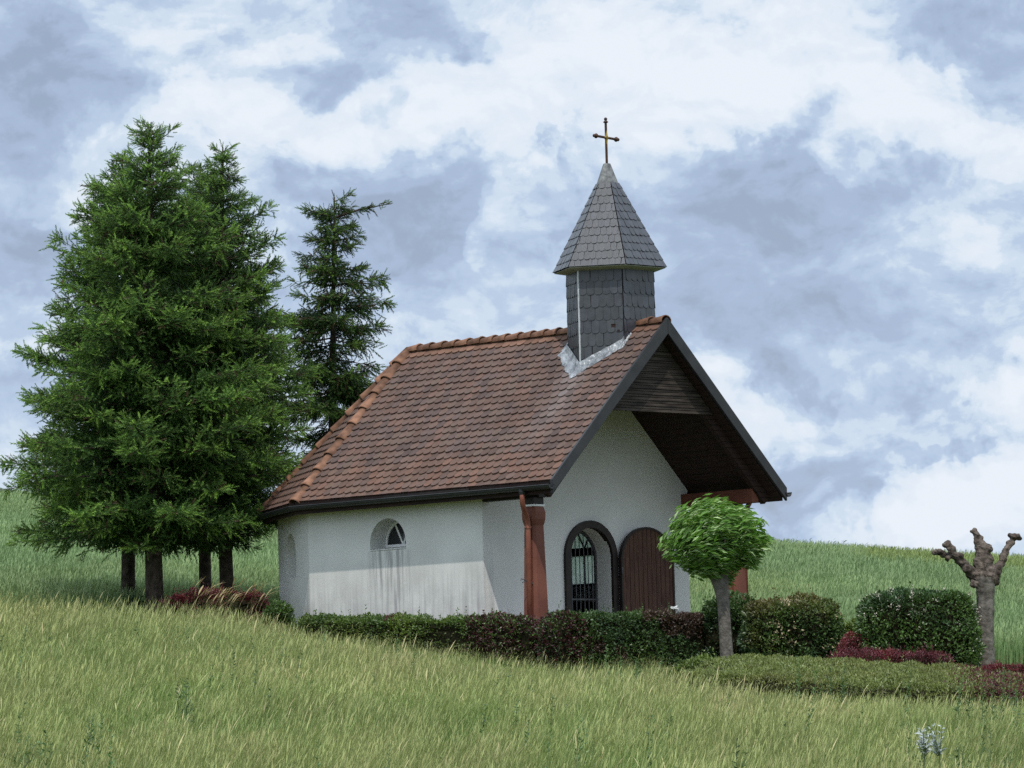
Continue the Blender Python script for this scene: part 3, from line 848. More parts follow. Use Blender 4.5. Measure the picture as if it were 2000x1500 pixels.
def build_openings():
    # arched door surround
    o = arch(0.615, 1.66, 0.03, 28, cx=0.03); i_ = arch(0.495, 1.66, 0.03, 28, cx=0.03)
    pb = PB()
    n = len(o)
    y0, y1 = YO-0.055, YO+0.002
    V = [(x, y0, z) for x, z in o] + [(x, y0, z) for x, z in i_] + [(x, y1+0.06, z) for x, z in o] + [(x, y1+0.06, z) for x, z in i_]
    V = [(x, (y if y < YO else (YO-0.002 if k < 3*n else YO+0.05)), z) for k, (x, y, z) in enumerate(V)]
    F = []
    for k in range(n-1):
        F += [[k, k+1, n+k+1, n+k], [2*n+k, k, k+1, 2*n+k+1][::-1], [n+k, n+k+1, 3*n+k+1, 3*n+k]]
    F += [[0, n, 3*n, 2*n], [n-1, 2*n-1, 4*n-1, 3*n-1]]
    pb.add(V, F)
    pb.build('door_frame', M_FRAME, chapel)
    # the door leaf, folded open flat against the wall
    lf = arch(0.635, 1.62, 0.06, 26, rise=0.565, cx=1.275)
    ya, yb = YO-0.125, YO-0.075
    xs = [0.64+0.1058*k for k in range(13)]
    leaf = PB()
    def ztop(x):
        q = max(0, 1-((x-1.275)/0.635)**2); return 1.62+0.565*math.sqrt(q)
    for k in range(12):
        a, b = xs[k]+0.0025, xs[k+1]-0.0025
        a, b = max(a, 0.641), min(b, 1.909)
        xx = np.linspace(a, b, 4)
        out = [(a, 0.06)] + [(x, ztop(x)-0.012) for x in xx] + [(b, 0.06)]
        j = random.uniform(0, 0.004)
        leaf.prism([(x, ya-j, z) for x, z in out], [(x, yb, z) for x, z in out])
    door = leaf.build('door_leaf', M_DOOR, chapel)
    # dark edging round the leaf
    oo = lf; ii = arch(0.60, 1.62, 0.06, 26, rise=0.53, cx=1.275)
    n = len(oo)
    V = [(x, ya-0.012, z) for x, z in oo] + [(x, ya-0.012, z) for x, z in ii] + [(x, yb+0.004, z) for x, z in oo] + [(x, ya+0.004, z) for x, z in ii]
    F = []
    for k in range(n-1): F += [[k, k+1, n+k+1, n+k], [2*n+k, k, k+1, 2*n+k+1], [n+k, n+k+1, 3*n+k+1, 3*n+k]]
    PB().add(V, F).build('leaf_edging', M_FRAME, door)
    for z in (0.55, 1.45):
        PB().tube([(0.648, ya-0.02, z-0.06), (0.648, ya-0.02, z+0.06)], 0.014, 8).build('hinge', M_IRON, door)
    # barred inner gate in the depth of the doorway
    gy = YO+0.33
    gate = PB()
    gx0, gx1 = -0.455, 0.515
    ga = arch(0.485, 1.66, 0.055, 24, cx=0.03); gb = arch(0.447, 1.66, 0.055, 24, cx=0.03)
    n = len(ga)
    V = [(x, gy-0.02, z) for x, z in ga] + [(x, gy-0.02, z) for x, z in gb] + [(x, gy+0.02, z) for x, z in ga] + [(x, gy+0.02, z) for x, z in gb]
    F = []
    for k in range(n-1): F += [[k, k+1, n+k+1, n+k], [2*n+k, k, k+1, 2*n+k+1], [n+k, n+k+1, 3*n+k+1, 3*n+k], [2*n+k, 3*n+k, 3*n+k+1, 2*n+k+1]]
    g = PB().add(V, F).build('gate', M_IRON, chapel)
    for k in range(9):
        x = -0.36 + k*0.0975
        zt = 1.66 + math.sqrt(max(0, 0.455**2-(x-0.03)**2))
        PB().tube([(x, gy, 0.06), (x, gy, zt)], 0.0085, 6).build('bar', M_IRON, g)
    PB().box((0.03, gy, 0.99), (0.455, 0.010, 0.014)).build('rail', M_IRON, g)
    PB().box((0.03, gy, 0.20), (0.455, 0.010, 0.014)).build('rail', M_IRON, g)
    # small white panel low behind the gate
    PB().box((-0.02, gy+0.10, 0.48), (0.055, 0.012, 0.47)).build('panel', M_WHITE, g, 0.003)
    # lunette windows
    def lunette(xp, sg, lower):
        fr = PB()
        z0 = 1.93; r = 0.425
        oo = arch(r, 1.985, z0, 20, rise=0.40, cx=4.16); ii = arch(r-0.042, 1.985, z0+0.045, 20, rise=0.36, cx=4.16)
        n = len(oo)
        V = [(xp, y, z) for y, z in oo] + [(xp, y, z) for y, z in ii] + [(xp+sg*0.05, y, z) for y, z in oo] + [(xp+sg*0.05, y, z) for y, z in ii]
        F = []
        for k in range(n): 
            k2 = (k+1) % n
            F += [[k, k2, n+k2, n+k], [n+k, n+k2, 3*n+k2, 3*n+k], [2*n+k, 2*n+k2, 3*n+k2, 3*n+k]]
        fr.add(V, F)
        for ang in (62, 118):
            a = (xp+sg*0.02, 4.16, z0+0.03); b = (xp+sg*0.02, 4.16+0.40*math.cos(R(ang)), 1.985+0.372*math.sin(R(ang)))
            fr.bar(a, b, 0.03, 0.028, (1, 0, 0))
        w = fr.build('window_frame', M_WHITE if not lower else M_FRAME, chapel)
        gp = [(y, z) for y, z in ii]
        PB().prism([(xp+sg*0.022, y, z) for y, z in gp], [(xp+sg*0.030, y, z) for y, z in gp]).build('pane', M_GLASS if not lower else M_FROST, w)
        if lower:
            fb = PB()
            fb.box((xp+sg*0.025, 4.16, 1.885), (0.025, 0.42, 0.045)).box((xp+sg*0.025, 4.16, 1.335), (0.025, 0.42, 0.025))
            for yy in (3.75, 4.16, 4.57): fb.box((xp+sg*0.025, yy, 1.60), (0.025, 0.014 if yy == 4.16 else 0.02, 0.24))
            w2 = fb.build('window_frame', M_FRAME, chapel)
            PB().box((xp+sg*0.026, 4.16, 1.60), (0.004, 0.41, 0.245)).build('pane', M_FROST, w2)
    lunette(-WW+0.34, 1, False)
    lunette(WW-0.20, -1, True)
    # sill of the side window
    PB().prism([(-WW-0.012, 3.732, 1.872), (-WW-0.012, 4.588, 1.872), (-WW-0.012, 4.588, 1.884), (-WW-0.012, 3.732, 1.884)],
               [(-WW+0.338, 3.732, 1.872), (-WW+0.338, 4.588, 1.872), (-WW+0.338, 4.588, 1.925), (-WW+0.338, 3.732, 1.925)]).build('window_sill', M_PLASTER, chapel)
build_openings()

def build_belfry():
    hx = [(-1, 0), (-0.5, -H3), (0.5, -H3), (1, 0), (0.5, H3), (-0.5, H3)]
    def ring(r, z): return [np.array([a*r, YT+b*r, z]) for a, b in hx]
    def slate_col(p, r, q):
        return (np.array([0.034, 0.037, 0.044]) if p[2] < ZS-0.1 else np.array([0.030, 0.032, 0.038]))*random.uniform(0.85, 1.18)*np.array([1, random.uniform(0.97, 1.03), random.uniform(0.95, 1.06)])
    fish = [(0.0, 0.30), (0.04, 0.16), (0.14, 0.05), (0.32, 0.0), (0.62, 0.0), (0.85, 0.03), (1.0, 0.10), (1.0, 1.0), (0.0, 1.0)]
    # tower: slate-clad hexagonal drum
    lo, hi = ring(RB, 4.2), ring(RB, ZS+0.02)
    PB().prism(ring(RB-0.03, 4.2), ring(RB-0.03, ZS-0.03)).build('belfry_core', M_SOFFIT, chapel)
    mb = MB()
    for i in range(6):
        a, b = lo[i], lo[(i+1) % 6]; c, d = hi[(i+1) % 6], hi[i]
        f = [a, b, c, d]
        n = np.cross(b-a, c-a)
        out = (a+b)/2 - np.array([0, YT, a[2]])
        if n@out < 0: f = f[::-1]
        V, T, C = tile_field(f, (0, 0, 1), 0.132, 0.212, 0.013, fish, slate_col, 0.024, 0.29, 0.02, 0.006, 0.5)
        mb.add(V, T, C)
    tower = mb.build('belfry_cladding', M_SLATE, chapel)
    # two small holes in the slates
    pn = np.array([-H3, -0.5, 0]); e = np.array([0.5, -H3, 0])
    fc = np.array([-0.75*RB, YT-H3/2*RB, 0])
    for q, z, h in ((0.20, 5.39, 0.036), (0.285, 5.30, 0.022)):
        c = fc + e*q + pn*0.012 + np.array([0, 0, z])
        PB().box(c, (h, 0.012, h*0.8), (e, pn, np.array([0, 0, 1.0]))).build('hole', M_SOFFIT, tower)
    # light metal strip down the corner facing the eaves
    c = np.array([-RB-0.012, YT, 0])
    PB().box(c + np.array([0, 0, 5.52]), (0.012, 0.014, 0.84)).build('corner_strip', M_STRIP, tower)
    # spire
    b0, t0 = ring(RS, ZS), ring(0.185, 7.80)
    PB().prism(ring(RS-0.03, ZS-0.0), ring(0.14, 7.80)).build('spire_core', M_SOFFIT, chapel)
    mb = MB()
    for i in range(6):
        f = [b0[i], b0[(i+1) % 6], t0[(i+1) % 6], t0[i]]
        n = np.cross(f[1]-f[0], f[2]-f[0])
        if n[2] < 0: f = f[::-1]
        V, T, C = tile_field(f, (0, 0, 1), 0.098, 0.150, 0.011, fish, slate_col, 0.024, 0.21, -0.03, 0.006, 0.5)
        mb.add(V, T, C)
    spire = mb.build('spire', M_SLATE, chapel)
    pb = PB()
    o_, i_ = ring(RS-0.012, ZS-0.012), ring(RB-0.02, ZS-0.055)
    o2, i2 = ring(RS-0.012, ZS-0.002), ring(RB-0.02, ZS-0.010)
    for k in range(6):
        k2 = (k+1) % 6
        pb.add([o_[k], o_[k2], i_[k2], i_[k], o2[k], o2[k2], i2[k2], i2[k]], [[0, 1, 2, 3], [4, 7, 6, 5], [0, 4, 5, 1], [2, 6, 7, 3]])
    pb.build('spire_soffit', M_EAVE, spire)
    PB().prism(ring(0.205, 7.76), ring(0.062, ZA)).build('lead_cap', M_CAP, spire, 0.006)
    # cross
    cp = PB()
    zc, za, zt = 8.57, 0.0, 8.90
    cx, cy = 0.0, YT
    ex = np.array([1.0, 0.10, -0.028]); ex /= np.linalg.norm(ex)
    rod = 0.021
    cp.tube([(cx, cy, ZA-0.02), (cx, cy, zt-0.06)], rod, 10)
    L = 0.325
    cp.tube([np.array([cx, cy, zc])-ex*(L-0.05), np.array([cx, cy, zc])+ex*(L-0.05)], rod, 10)
    cross = cp.build('cross', M_RUST, chapel)
    def knob(p, d):
        p, d = np.array(p, float), np.array(d, float)
        s = [(-0.02, 0.022), (0.0, 0.024), (0.012, 0.050), (0.024, 0.052), (0.036, 0.030), (0.048, 0.024), (0.062, 0.034), (0.078, 0.034), (0.092, 0.018), (0.097, 0.004)]
        PB().tube([p + d*(t-0.03) for t, _ in s], [0.82*r for _, r in s], 10).build('knob', M_RUST, cross, smooth=True)
    knob((cx, cy, zt-0.06), (0, 0, 1))
    knob(np.array([cx, cy, zc])-ex*(L-0.05), -ex)
    knob(np.array([cx, cy, zc])+ex*(L-0.05), ex)
    g = PB()
    s = [(-0.025, 0.006), (-0.02, 0.030), (0.0, 0.036), (0.02, 0.030), (0.025, 0.006)]
    n_ = np.array([-0.1, -1, 0]); n_ /= np.linalg.norm(n_)
    g.tube([np.array([cx, cy, zc])+n_*t for t, _ in s], [r for _, r in s], 12)
    for d in (ex, -ex, np.array([0, 0, 1.0]), np.array([0, 0, -1.0])):
        q = np.array([cx, cy, zc])+n_*0.008
        g.tube([q+d*0.02, q+d*0.05, q+d*(0.13 if abs(d[2]) > 0.5 else 0.06)], [0.026, 0.019, 0.012], 8)
    g.build('rosette', M_GOLD, cross)
    # lead flashing where the drum meets the tiles, both slopes
    for sg in (-1, 1):
        zr = lambda x: ZR - abs(x)*SL
        inn = [(0.0, H3*RB), (0.5*RB, H3*RB), (RB, 0.0), (0.5*RB, -H3*RB), (0.20*RB, -H3*RB)]
        outr = [(0.10, H3*RB+0.13), (0.5*RB+0.08, H3*RB+0.15), (RB+0.19, 0.05), (0.5*RB+0.07, -H3*RB-0.06), (0.30*RB, -H3*RB-0.05)]
        if sg > 0: inn = inn[::-1]; outr = outr[::-1]
        V, F = [], []
        nz = np.array([sg*SL, 0, 1.0]); nz /= np.linalg.norm(nz)
        m_ = 10; cols = []
        rnd = np.random.default_rng(5+sg)
        for k in range(len(inn)-1):
            for t in range(m_+(1 if k == len(inn)-2 else 0)):
                f = t/m_
                a = np.array(inn[k])*(1-f)+np.array(inn[k+1])*f; b = np.array(outr[k])*(1-f)+np.array(outr[k+1])*f
                b = a+(b-a)*rnd.uniform(0.86, 1.10)
                cols.append((a, b))
        nA = 5
        for a, b in cols:
            for q in range(nA):
                f = q/(nA-1)
                p = a*(1-f)+b*f
                V.append(np.array([sg*p[0], YT+p[1], zr(p[0])]) + nz*(0.055+rnd.uniform(-0.006, 0.010)-0.02*f*f) + (np.array([0, 0, 0.07]) if q == 0 else 0))
        for i in range(len(cols)-1):
            for q in range(nA-1): F.append([i*nA+q, i*nA+q+1, (i+1)*nA+q+1, (i+1)*nA+q])
        nV = len(V)
        V2 = [v-nz*0.012 for v in V]
        F2 = [[i+nV for i in f[::-1]] for f in F]
        polymesh('flashing', V+V2, F+F2, M_LEAD, chapel)
build_belfry()

# ------------------------------------------------------------------ inside, seen through the gate
tb = PB().box((1.25, 3.55, 0.50), (0.30, 0.42, 0.45)).box((1.25, 3.55, 0.97), (0.34, 0.46, 0.025)).build('altar_table', M_FRAME, None, 0.01)
tag(tb, 'dark table standing inside the chapel behind the barred gate', 'table')
st = PB().tube([(1.35, 3.74, 0.995), (1.35, 3.74, 1.10), (1.35, 3.74, 1.30), (1.35, 3.74, 1.42), (1.35, 3.74, 1.50), (1.35, 3.74, 1.57), (1.35, 3.74, 1.63)], [0.12, 0.10, 0.085, 0.07, 0.045, 0.05, 0.005], 12).build('statuette', M_FRAME, None, smooth=True)
tag(st, 'dark pointed silhouette on the table behind the barred gate', 'statuette')

# ------------------------------------------------------------------ vegetation templates
def sprig_template(k, nn=18):
    r = np.random.default_rng(40+k)
    V, T, C = [], [], []
    V += [(-0.012, 0, 0), (0.012, 0, 0), (0, 0, 1.0)]; T.append((0, 1, 2)); C += [0.5]*3
    for i in range(nn):
        h = 0.05+0.92*i/nn
        th = i*2.4+r.uniform(-0.4, 0.4)
        rad = (0.165-0.05*h)*r.uniform(0.8, 1.25)
        d = np.array([math.cos(th), math.sin(th), 0]); s = np.array([-math.sin(th), math.cos(th), 0])
        b = len(V)
        p = np.array([0, 0, h])
        V += [p-s*0.046, p+s*0.046, p+d*rad+np.array([0, 0, 0.17*r.uniform(0.6, 1.3)])]
        T.append((b, b+1, b+2)); c = r.uniform(0.8, 1.2); C += [c*0.85, c*0.85, c*1.15]
    C = np.array(C)[:, None]*np.ones((1, 3))
    return np.array(V, float), np.array(T), C
SPRIGS = [sprig_template(k) for k in range(4)]

def spruce(px, d, top_py, crown_bottom_py, prof, seed, label, trunk_r=0.17, lean=0.0, density=1.0, dark=1.0, droop=0.0, gaps=0.0, tree_group='spruces beside the chapel', extra=None, sparse=1.0):
    """prof: list of (picture row, reach in metres)"""
    global rng
    rng = np.random.default_rng(seed); random.seed(seed)
    base = P1(px, d)
    zt = zpix(px+lean, top_py, d)
    tp = base.copy(); tp[:2] += RH[:2]*lean*d/10000.; tp[2] = zt
    H = zt-base[2]
    root = tag(empty('spruce_tree', tuple(base)), label, 'tree', tree_group)
    hs = np.linspace(0, 1, 14)
    axis = lambda h: base + np.array([*(RH[:2]*lean*d/10000.*max((h-base[2])/H, 0)**1.3), h-base[2]])
    pts = [axis(base[2]-0.3)] + [axis(base[2]+H*t) + np.array([*rng.normal(0, 0.008, 2), 0]) for t in hs]
    rad = [trunk_r*1.25] + [trunk_r*(1.12 if t == 0 else 1)*(1-t)**0.8+0.012 for t in hs]
    PB().tube(pts, rad, 12).build('trunk', M_BARK, root, smooth=True)
    rows = [zpix(px, p[0], d) for p in prof]; reach = [p[1] for p in prof]
    o_ = np.argsort(rows); rows = np.array(rows)[o_]; reach = np.array(reach)[o_]
    z0 = zpix(px, crown_bottom_py, d)
    mb = MB(); br = MB()
    SP, SD, SL_, SC = [], [], [], []
    z = z0
    while z < zt-0.06:
        f = (z-z0)/(zt-z0)
        Rz = np.interp(z, rows, reach)
        nb = int(round((8 if f < 0.8 else 7)*min(1, sparse)))
        ph0 = rng.uniform(0, 6.28)
        for b in range(nb):
            ph = ph0 + b*6.283/nb + rng.uniform(-0.35, 0.35)
            if rng.random() < gaps: continue
            L = Rz*rng.uniform(0.62, 1.05)
            if rng.random() < 0.12: L *= 1.12
            zb = z + rng.uniform(-0.17, 0.17)
            out = np.array([math.cos(ph), math.sin(ph), 0]); sdv = np.array([-out[1], out[0], 0])
            a = (0.50*f**2.2 + 0.02 - 0.34*(1-f)**1.3 - droop) + rng.uniform(-0.12, 0.12)
            bq = 0.16*(1-f*0.6) + rng.uniform(-0.05, 0.10)
            ts = np.linspace(0, 1, 7)
            o0 = axis(zb)
            wig = rng.normal(0, 0.03, 7).cumsum()*L*0.3
            path = o0 + np.outer(ts*L, out) + np.outer(L*(a*ts+bq*ts*ts), [0, 0, 1]) + np.outer(wig*ts, sdv)
            V, F = tube_rings(path, (0.014+0.008*L)*(1-ts*0.95)*0.7+0.002, 5)
            br.add(V, tris(F), np.array([0.05, 0.04, 0.032]))
            # twigs along both sides
            nt_ = max(6, int(L/0.040*density))
            tt = np.sort(rng.uniform(0.10 if L > 0.8 else 0.02, 1.0, nt_))
            for k, t in enumerate(tt):
                pt = np.array([np.interp(t, ts, path[:, c]) for c in range(3)])
                tg = out + np.array([0, 0, a+2*bq*t])
                side = 1 if k % 2 else -1
                lt = min(0.62, (0.12 + 0.42*(1-t)*L*0.62 + 0.06)*rng.uniform(0.7, 1.25))*min(1, 0.30+L*0.75)
                hang = rng.uniform(-0.28, 0.38) - droop*1.2 - (0.3 if rng.random() < 0.25 else 0)
                dv = tg*rng.uniform(0.55, 0.9) + sdv*side*rng.uniform(0.5, 1.0) + np.array([0, 0, hang])
                dv /= np.linalg.norm(dv)
                ns = max(3, int(lt/0.052))
                q = (np.arange(ns)+rng.uniform(0.2, 0.8, ns))/ns
                curve = pt + np.outer(q*lt, dv) + np.outer((q*lt)**2*(-0.25 if hang < -0.2 else 0.12), [0, 0, 1])
                sdirs = dv + rng.normal(0, 0.46, (ns, 3)) + np.array([0, 0, 0.12 if hang > -0.2 else -0.3])
                SP.append(curve); SD.append(sdirs)
                SL_.append(rng.uniform(0.15, 0.25, ns)*min(1, 0.55+0.5*L))
                tip = np.clip(t*0.55 + q*0.45, 0, 1)
                SC.append(tip)
            # tip of the branch
            n_ = 5
            SP.append(path[-1] + rng.normal(0, 0.02, (n_, 3))); SD.append(out*1.0 + np.array([0, 0, a+2*bq]) + rng.normal(0, 0.45, (n_, 3)))
            SL_.append(rng.uniform(0.14, 0.2, n_)*min(1, 0.6+0.5*L)); SC.append(np.full(n_, 1.0))
        z += rng.uniform(0.24, 0.34)*(1.0 if f < 0.8 else 0.62)/max(0.6, min(1, sparse))
    # leader
    n_ = 10
    SP.append(axis(zt) - np.outer(np.linspace(0, 0.5, n_), [0, 0, 1])); SD.append(np.array([0, 0, 1.0]) + rng.normal(0, 0.35, (n_, 3))); SL_.append(np.full(n_, 0.16)); SC.append(np.full(n_, 0.8))
    if extra:
        for (ppx, ppy, qx, qy) in extra:                          # a single long limb
            a_, b_ = P1(ppx, d), P1(qx, d)
            a_[2] = zpix(ppx, ppy, d); b_[2] = zpix(qx, qy, d)
            n_ = 46
            q = rng.uniform(0.0, 1, n_)
            dirv = (b_-a_)/np.linalg.norm(b_-a_)
            V, F = tube_rings(np.array([a_, (a_+b_)/2+np.array([0, 0, 0.03]), b_]), np.array([0.03, 0.02, 0.006]), 5)
            br.add(V, tris(F), np.array([0.05, 0.04, 0.032]))
            SP.append(a_ + np.outer(q, b_-a_) + rng.normal(0, 0.03, (n_, 3))); SD.append(dirv + rng.normal(0, 0.55, (n_, 3)) + np.array([0, 0, -0.2]))
            SL_.append(rng.uniform(0.12, 0.2, n_)); SC.append(q)
    SP, SD, SL_, SC = np.concatenate(SP), np.concatenate(SD), np.concatenate(SL_), np.concatenate(SC)
    keep = (wob(SP, 4.6, 2) > -0.40) | (rng.random(len(SP)) < 0.30) | (SP[:, 2] > zt-1.2)
    SP, SD, SL_, SC = SP[keep], SD[keep], SL_[keep], SC[keep]
    M = frames(SD, rng.uniform(0, 6.28, len(SP)))*SL_[:, None, None]
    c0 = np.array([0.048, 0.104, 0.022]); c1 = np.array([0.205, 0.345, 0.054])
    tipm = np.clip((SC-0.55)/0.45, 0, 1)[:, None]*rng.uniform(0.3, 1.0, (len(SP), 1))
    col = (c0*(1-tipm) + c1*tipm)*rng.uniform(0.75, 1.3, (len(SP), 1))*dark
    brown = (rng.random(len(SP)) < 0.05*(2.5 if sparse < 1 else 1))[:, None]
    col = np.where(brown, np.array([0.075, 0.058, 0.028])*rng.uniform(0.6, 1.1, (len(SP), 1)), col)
    which = rng.integers(0, 4, len(SP))
    for k in range(4):
        s = which == k
        Vt, Tt, Ct = SPRIGS[k]
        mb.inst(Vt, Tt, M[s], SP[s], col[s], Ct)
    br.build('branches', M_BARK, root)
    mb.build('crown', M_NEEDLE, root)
    print('spruce', len(SP))

spruce(290, 88.0, 254, 1035, [(240, 0.05), (290, 0.34), (340, 0.50), (380, 0.80), (440, 1.15), (520, 1.45), (600, 1.7), (700, 2.05), (800, 2.3), (870, 2.55), (950, 2.5), (1000, 2.0), (1040, 1.1)], 11,
       'tallest bright green spruce with the thick foreground trunk, left of the chapel', 0.155, 10)
spruce(240, 91.5, 308, 1010, [(295, 0.05), (340, 0.22), (380, 0.42), (430, 0.85), (520, 1.2), (600, 1.4), (680, 1.75), (800, 2.05), (900, 2.3), (960, 2.1), (1010, 1.4)], 12,
       'spruce with a slim dark trunk at the far left end of the row', 0.125, 5)
spruce(390, 91.0, 328, 1030, [(330, 0.05), (375, 0.38), (430, 0.62), (520, 1.0), (650, 1.5), (800, 1.7), (900, 1.7), (980, 1.4), (1030, 0.8)], 13,
       'slender spruce between the thick trunked spruce and the brown topped one', 0.11, 8, 1.0, 0.92)
spruce(432, 89.5, 288, 1050, [(278, 0.04), (340, 0.28), (400, 0.48), (480, 0.92), (560, 1.1), (650, 1.35), (740, 1.6), (850, 1.5), (920, 1.45), (1000, 1.1), (1050, 0.6)], 14,
       'spruce with a narrow brownish top, second highest of the group', 0.125, 10, 1.0, 0.88)
spruce(640, 97.0, 385, 960, [(385, 0.12), (430, 0.45), (480, 0.55), (540, 0.80), (590, 1.05), (650, 1.2), (700, 0.9), (760, 1.1), (820, 1.15), (960, 1.25)], 15,
       'thin sparse dark spruce standing alone behind the chapel roof', 0.105, 20, 1.5, 0.60, 0.22, 0.06, 'spruces beside the chapel', [(660, 425, 758, 400), (655, 430, 600, 408)], 0.9)

# ------------------------------------------------------------------ leaves
def leaf_template(w=0.55, fold=0.18, n=2):
    V = [(0, 0, 0), (-w/2, fold, 0.45), (0, 0, 0.5), (w/2, fold, 0.45), (0, -0.05, 1.0)]
    T = [(0, 2, 1), (0, 3, 2), (1, 2, 4), (2, 3, 4)]
    return np.array(V, float), np.array(T)
LEAF = leaf_template()
LEAFN = leaf_template(0.34, 0.12)
LEAFS = leaf_template(0.27, 0.10)

def superbox(n, half, p):
    """random points on a rounded box and their outward normals"""
    a, b, c = half
    ar = np.array([b*c, b*c, a*c, a*c, a*b, a*b]); ar = ar/ar.sum()
    f = rng.choice(6, n, p=ar)
    q = rng.uniform(-1, 1, (n, 3))
    for ax in range(3):
        q[f == 2*ax, ax] = -1; q[f == 2*ax+1, ax] = 1
    s = (np.abs(q)**p).sum(1)**(-1/p)
    q = q*s[:, None]
    nrm = np.sign(q)*np.abs(q)**(p-1)/np.array(half)
    nrm /= np.linalg.norm(nrm, axis=1)[:, None]
    return q*np.array(half), nrm
def shrub(name, label, cat, center, half, axes, colfn, dens=1500, leaf=0.05, p=4.0, rough=0.07, group=None, mat=None, core=(0.016, 0.018, 0.010), sprouts=0, tmpl=None, bloom=None, sink=0.10, wobs=3.0, upb=0.25, reds=None, parts=True):
    """clipped shrub: dark twiggy core plus many small leaves through an outer shell"""
    mat = mat or M_HEDGE
    tmpl = tmpl or LEAF
    center = np.array(center, float); ax = np.array(axes, float); half = np.array(half, float)
    area = 8*(half[0]*half[1]+half[0]*half[2]+half[1]*half[2])
    n = int(area*dens)
    q, nr = superbox(n, half, p)
    W_ = q@ax + center
    q = q + nr*(wob(W_, wobs)*rough*0.6 + wob(W_, wobs*3.7, 2)*rough*0.35)[:, None]
    depth = rng.random(n)**1.8*sink
    q = q - nr*depth[:, None]
    P = q@ax + center; Nw = nr@ax
    D = Nw*rng.uniform(0.2, 1.0, (n, 1)) + rng.normal(0, 0.6, (n, 3)) + np.array([0, 0, upb])
    S = leaf*rng.uniform(0.65, 1.3, n)
    M = frames(D, rng.uniform(0, 6.28, n))*S[:, None, None]
    col = colfn(P, Nw)*rng.uniform(0.7, 1.35, (n, 1))
    mb = MB(); mb.inst(tmpl[0], tmpl[1], M, P, col)
    # stray shoots
    for k in range(sprouts):
        i = rng.integers(n)
        if Nw[i, 2] < 0.3: continue
        h = rng.uniform(0.06, 0.20)
        m_ = int(4+h*40)
        t = rng.uniform(0, 1, m_)
        dv = np.array([0, 0, 1.0]) + rng.normal(0, 0.2, 3)
        pp = P[i] + np.outer(t*h, dv)
        dd = np.array([0, 0, 0.7]) + rng.normal(0, 0.7, (m_, 3))
        mb.inst(tmpl[0], tmpl[1], frames(dd, rng.uniform(0, 6.28, m_))*(leaf*0.8*rng.uniform(0.6, 1.1, m_))[:, None, None], pp, np.repeat(colfn(P[i:i+1], Nw[i:i+1])*1.15, m_, 0))
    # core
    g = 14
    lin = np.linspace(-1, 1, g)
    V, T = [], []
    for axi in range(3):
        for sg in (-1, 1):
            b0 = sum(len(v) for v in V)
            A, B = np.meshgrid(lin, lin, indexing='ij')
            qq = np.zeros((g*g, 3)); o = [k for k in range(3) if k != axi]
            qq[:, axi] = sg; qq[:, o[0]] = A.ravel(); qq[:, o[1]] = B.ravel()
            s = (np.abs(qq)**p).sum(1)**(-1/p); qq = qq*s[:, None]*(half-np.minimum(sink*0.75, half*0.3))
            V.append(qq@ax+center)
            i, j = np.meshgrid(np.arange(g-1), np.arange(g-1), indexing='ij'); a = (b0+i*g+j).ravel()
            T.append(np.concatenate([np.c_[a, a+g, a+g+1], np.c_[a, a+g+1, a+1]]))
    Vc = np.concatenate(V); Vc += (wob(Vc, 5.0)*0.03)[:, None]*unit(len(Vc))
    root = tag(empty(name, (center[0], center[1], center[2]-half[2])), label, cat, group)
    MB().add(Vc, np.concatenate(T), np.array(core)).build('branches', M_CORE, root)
    mb.build('foliage', mat, root)
    if bloom:
        nb, size, bc = bloom
        q, nr = superbox(nb, half+0.01, p)
        keep = (nr@ax)[:, 2] > -0.4
        q, nr = q[keep], nr[keep]
        Pb = q@ax+center; k = len(Pb); fm = MB()
        w_ = wob(Pb, 2.2)
        keep = rng.random(k) < np.clip(0.42+0.45*w_, 0.12, 1); Pb = Pb[keep]; nr = nr[keep]; k = len(Pb)
        m_ = 7
        PP = np.repeat(Pb, m_, 0) + rng.normal(0, size*0.45, (k*m_, 3))
        DD = np.repeat(nr@ax, m_, 0)*0.5 + rng.normal(0, 0.6, (k*m_, 3))
        cc = np.array(bc)*rng.uniform(0.7, 1.1, (k*m_, 1))
        fm.inst(LEAF[0], LEAF[1], frames(DD, rng.uniform(0, 6.28, k*m_))*(size*rng.uniform(0.5, 1.0, k*m_))[:, None, None], PP, cc)
        fm.build('blossom', M_SILVER, root)
    return root

rng = np.random.default_rng(21); random.seed(21)
GREEN = np.array([0.072, 0.130, 0.032]); DKGREEN = np.array([0.032, 0.064, 0.024]); LIME = np.array([0.140, 0.205, 0.042])
PURPLE = np.array([0.075, 0.022, 0.028]); CRIM = np.array([0.165, 0.030, 0.040]); OLIVE = np.array([0.092, 0.100, 0.032]); BROWNRED = np.array([0.060, 0.036, 0.026])
def mixcol(a, b, t): t = np.clip(t, 0, 1)[:, None]; return a*(1-t)+b*t

# hedge along the side wall, green turning wine red towards the porch
def col_side(P, N):
    w_ = wob(P, 2.6)
    y = P[:, 1]
    c = mixcol(LIME*0.85, GREEN*0.9, 0.5+w_*0.9 + (4.2-y)*0.25)
    c = c*1.0
    t = np.clip((2.0-y)/1.0, 0, 1)*1.0 + w_*0.5
    t = np.maximum(t, np.clip(0.55-np.abs(y-3.1)*1.2, 0, 1)+w_*0.4)
    c = np.where(((t > 0.5) & (rng.random(len(P)) < 0.62))[:, None], mixcol(PURPLE*0.8, CRIM*0.8, np.clip((P[:, 2]-0.45)*3 + wob(P, 6)*0.4, 0, 1)), c)
    low = np.clip((0.35-(P[:, 2]-0.08*y))*2.0, 0, 1)
    return mixcol2(c, BROWNRED*0.8, low*0.6)
def mixcol2(a, b, t): t = np.clip(t, 0, 1)[:, None]; return a*(1-t)+b*t
ya, yb = -0.15, 5.55
za, zb_ = 0.60, 0.86
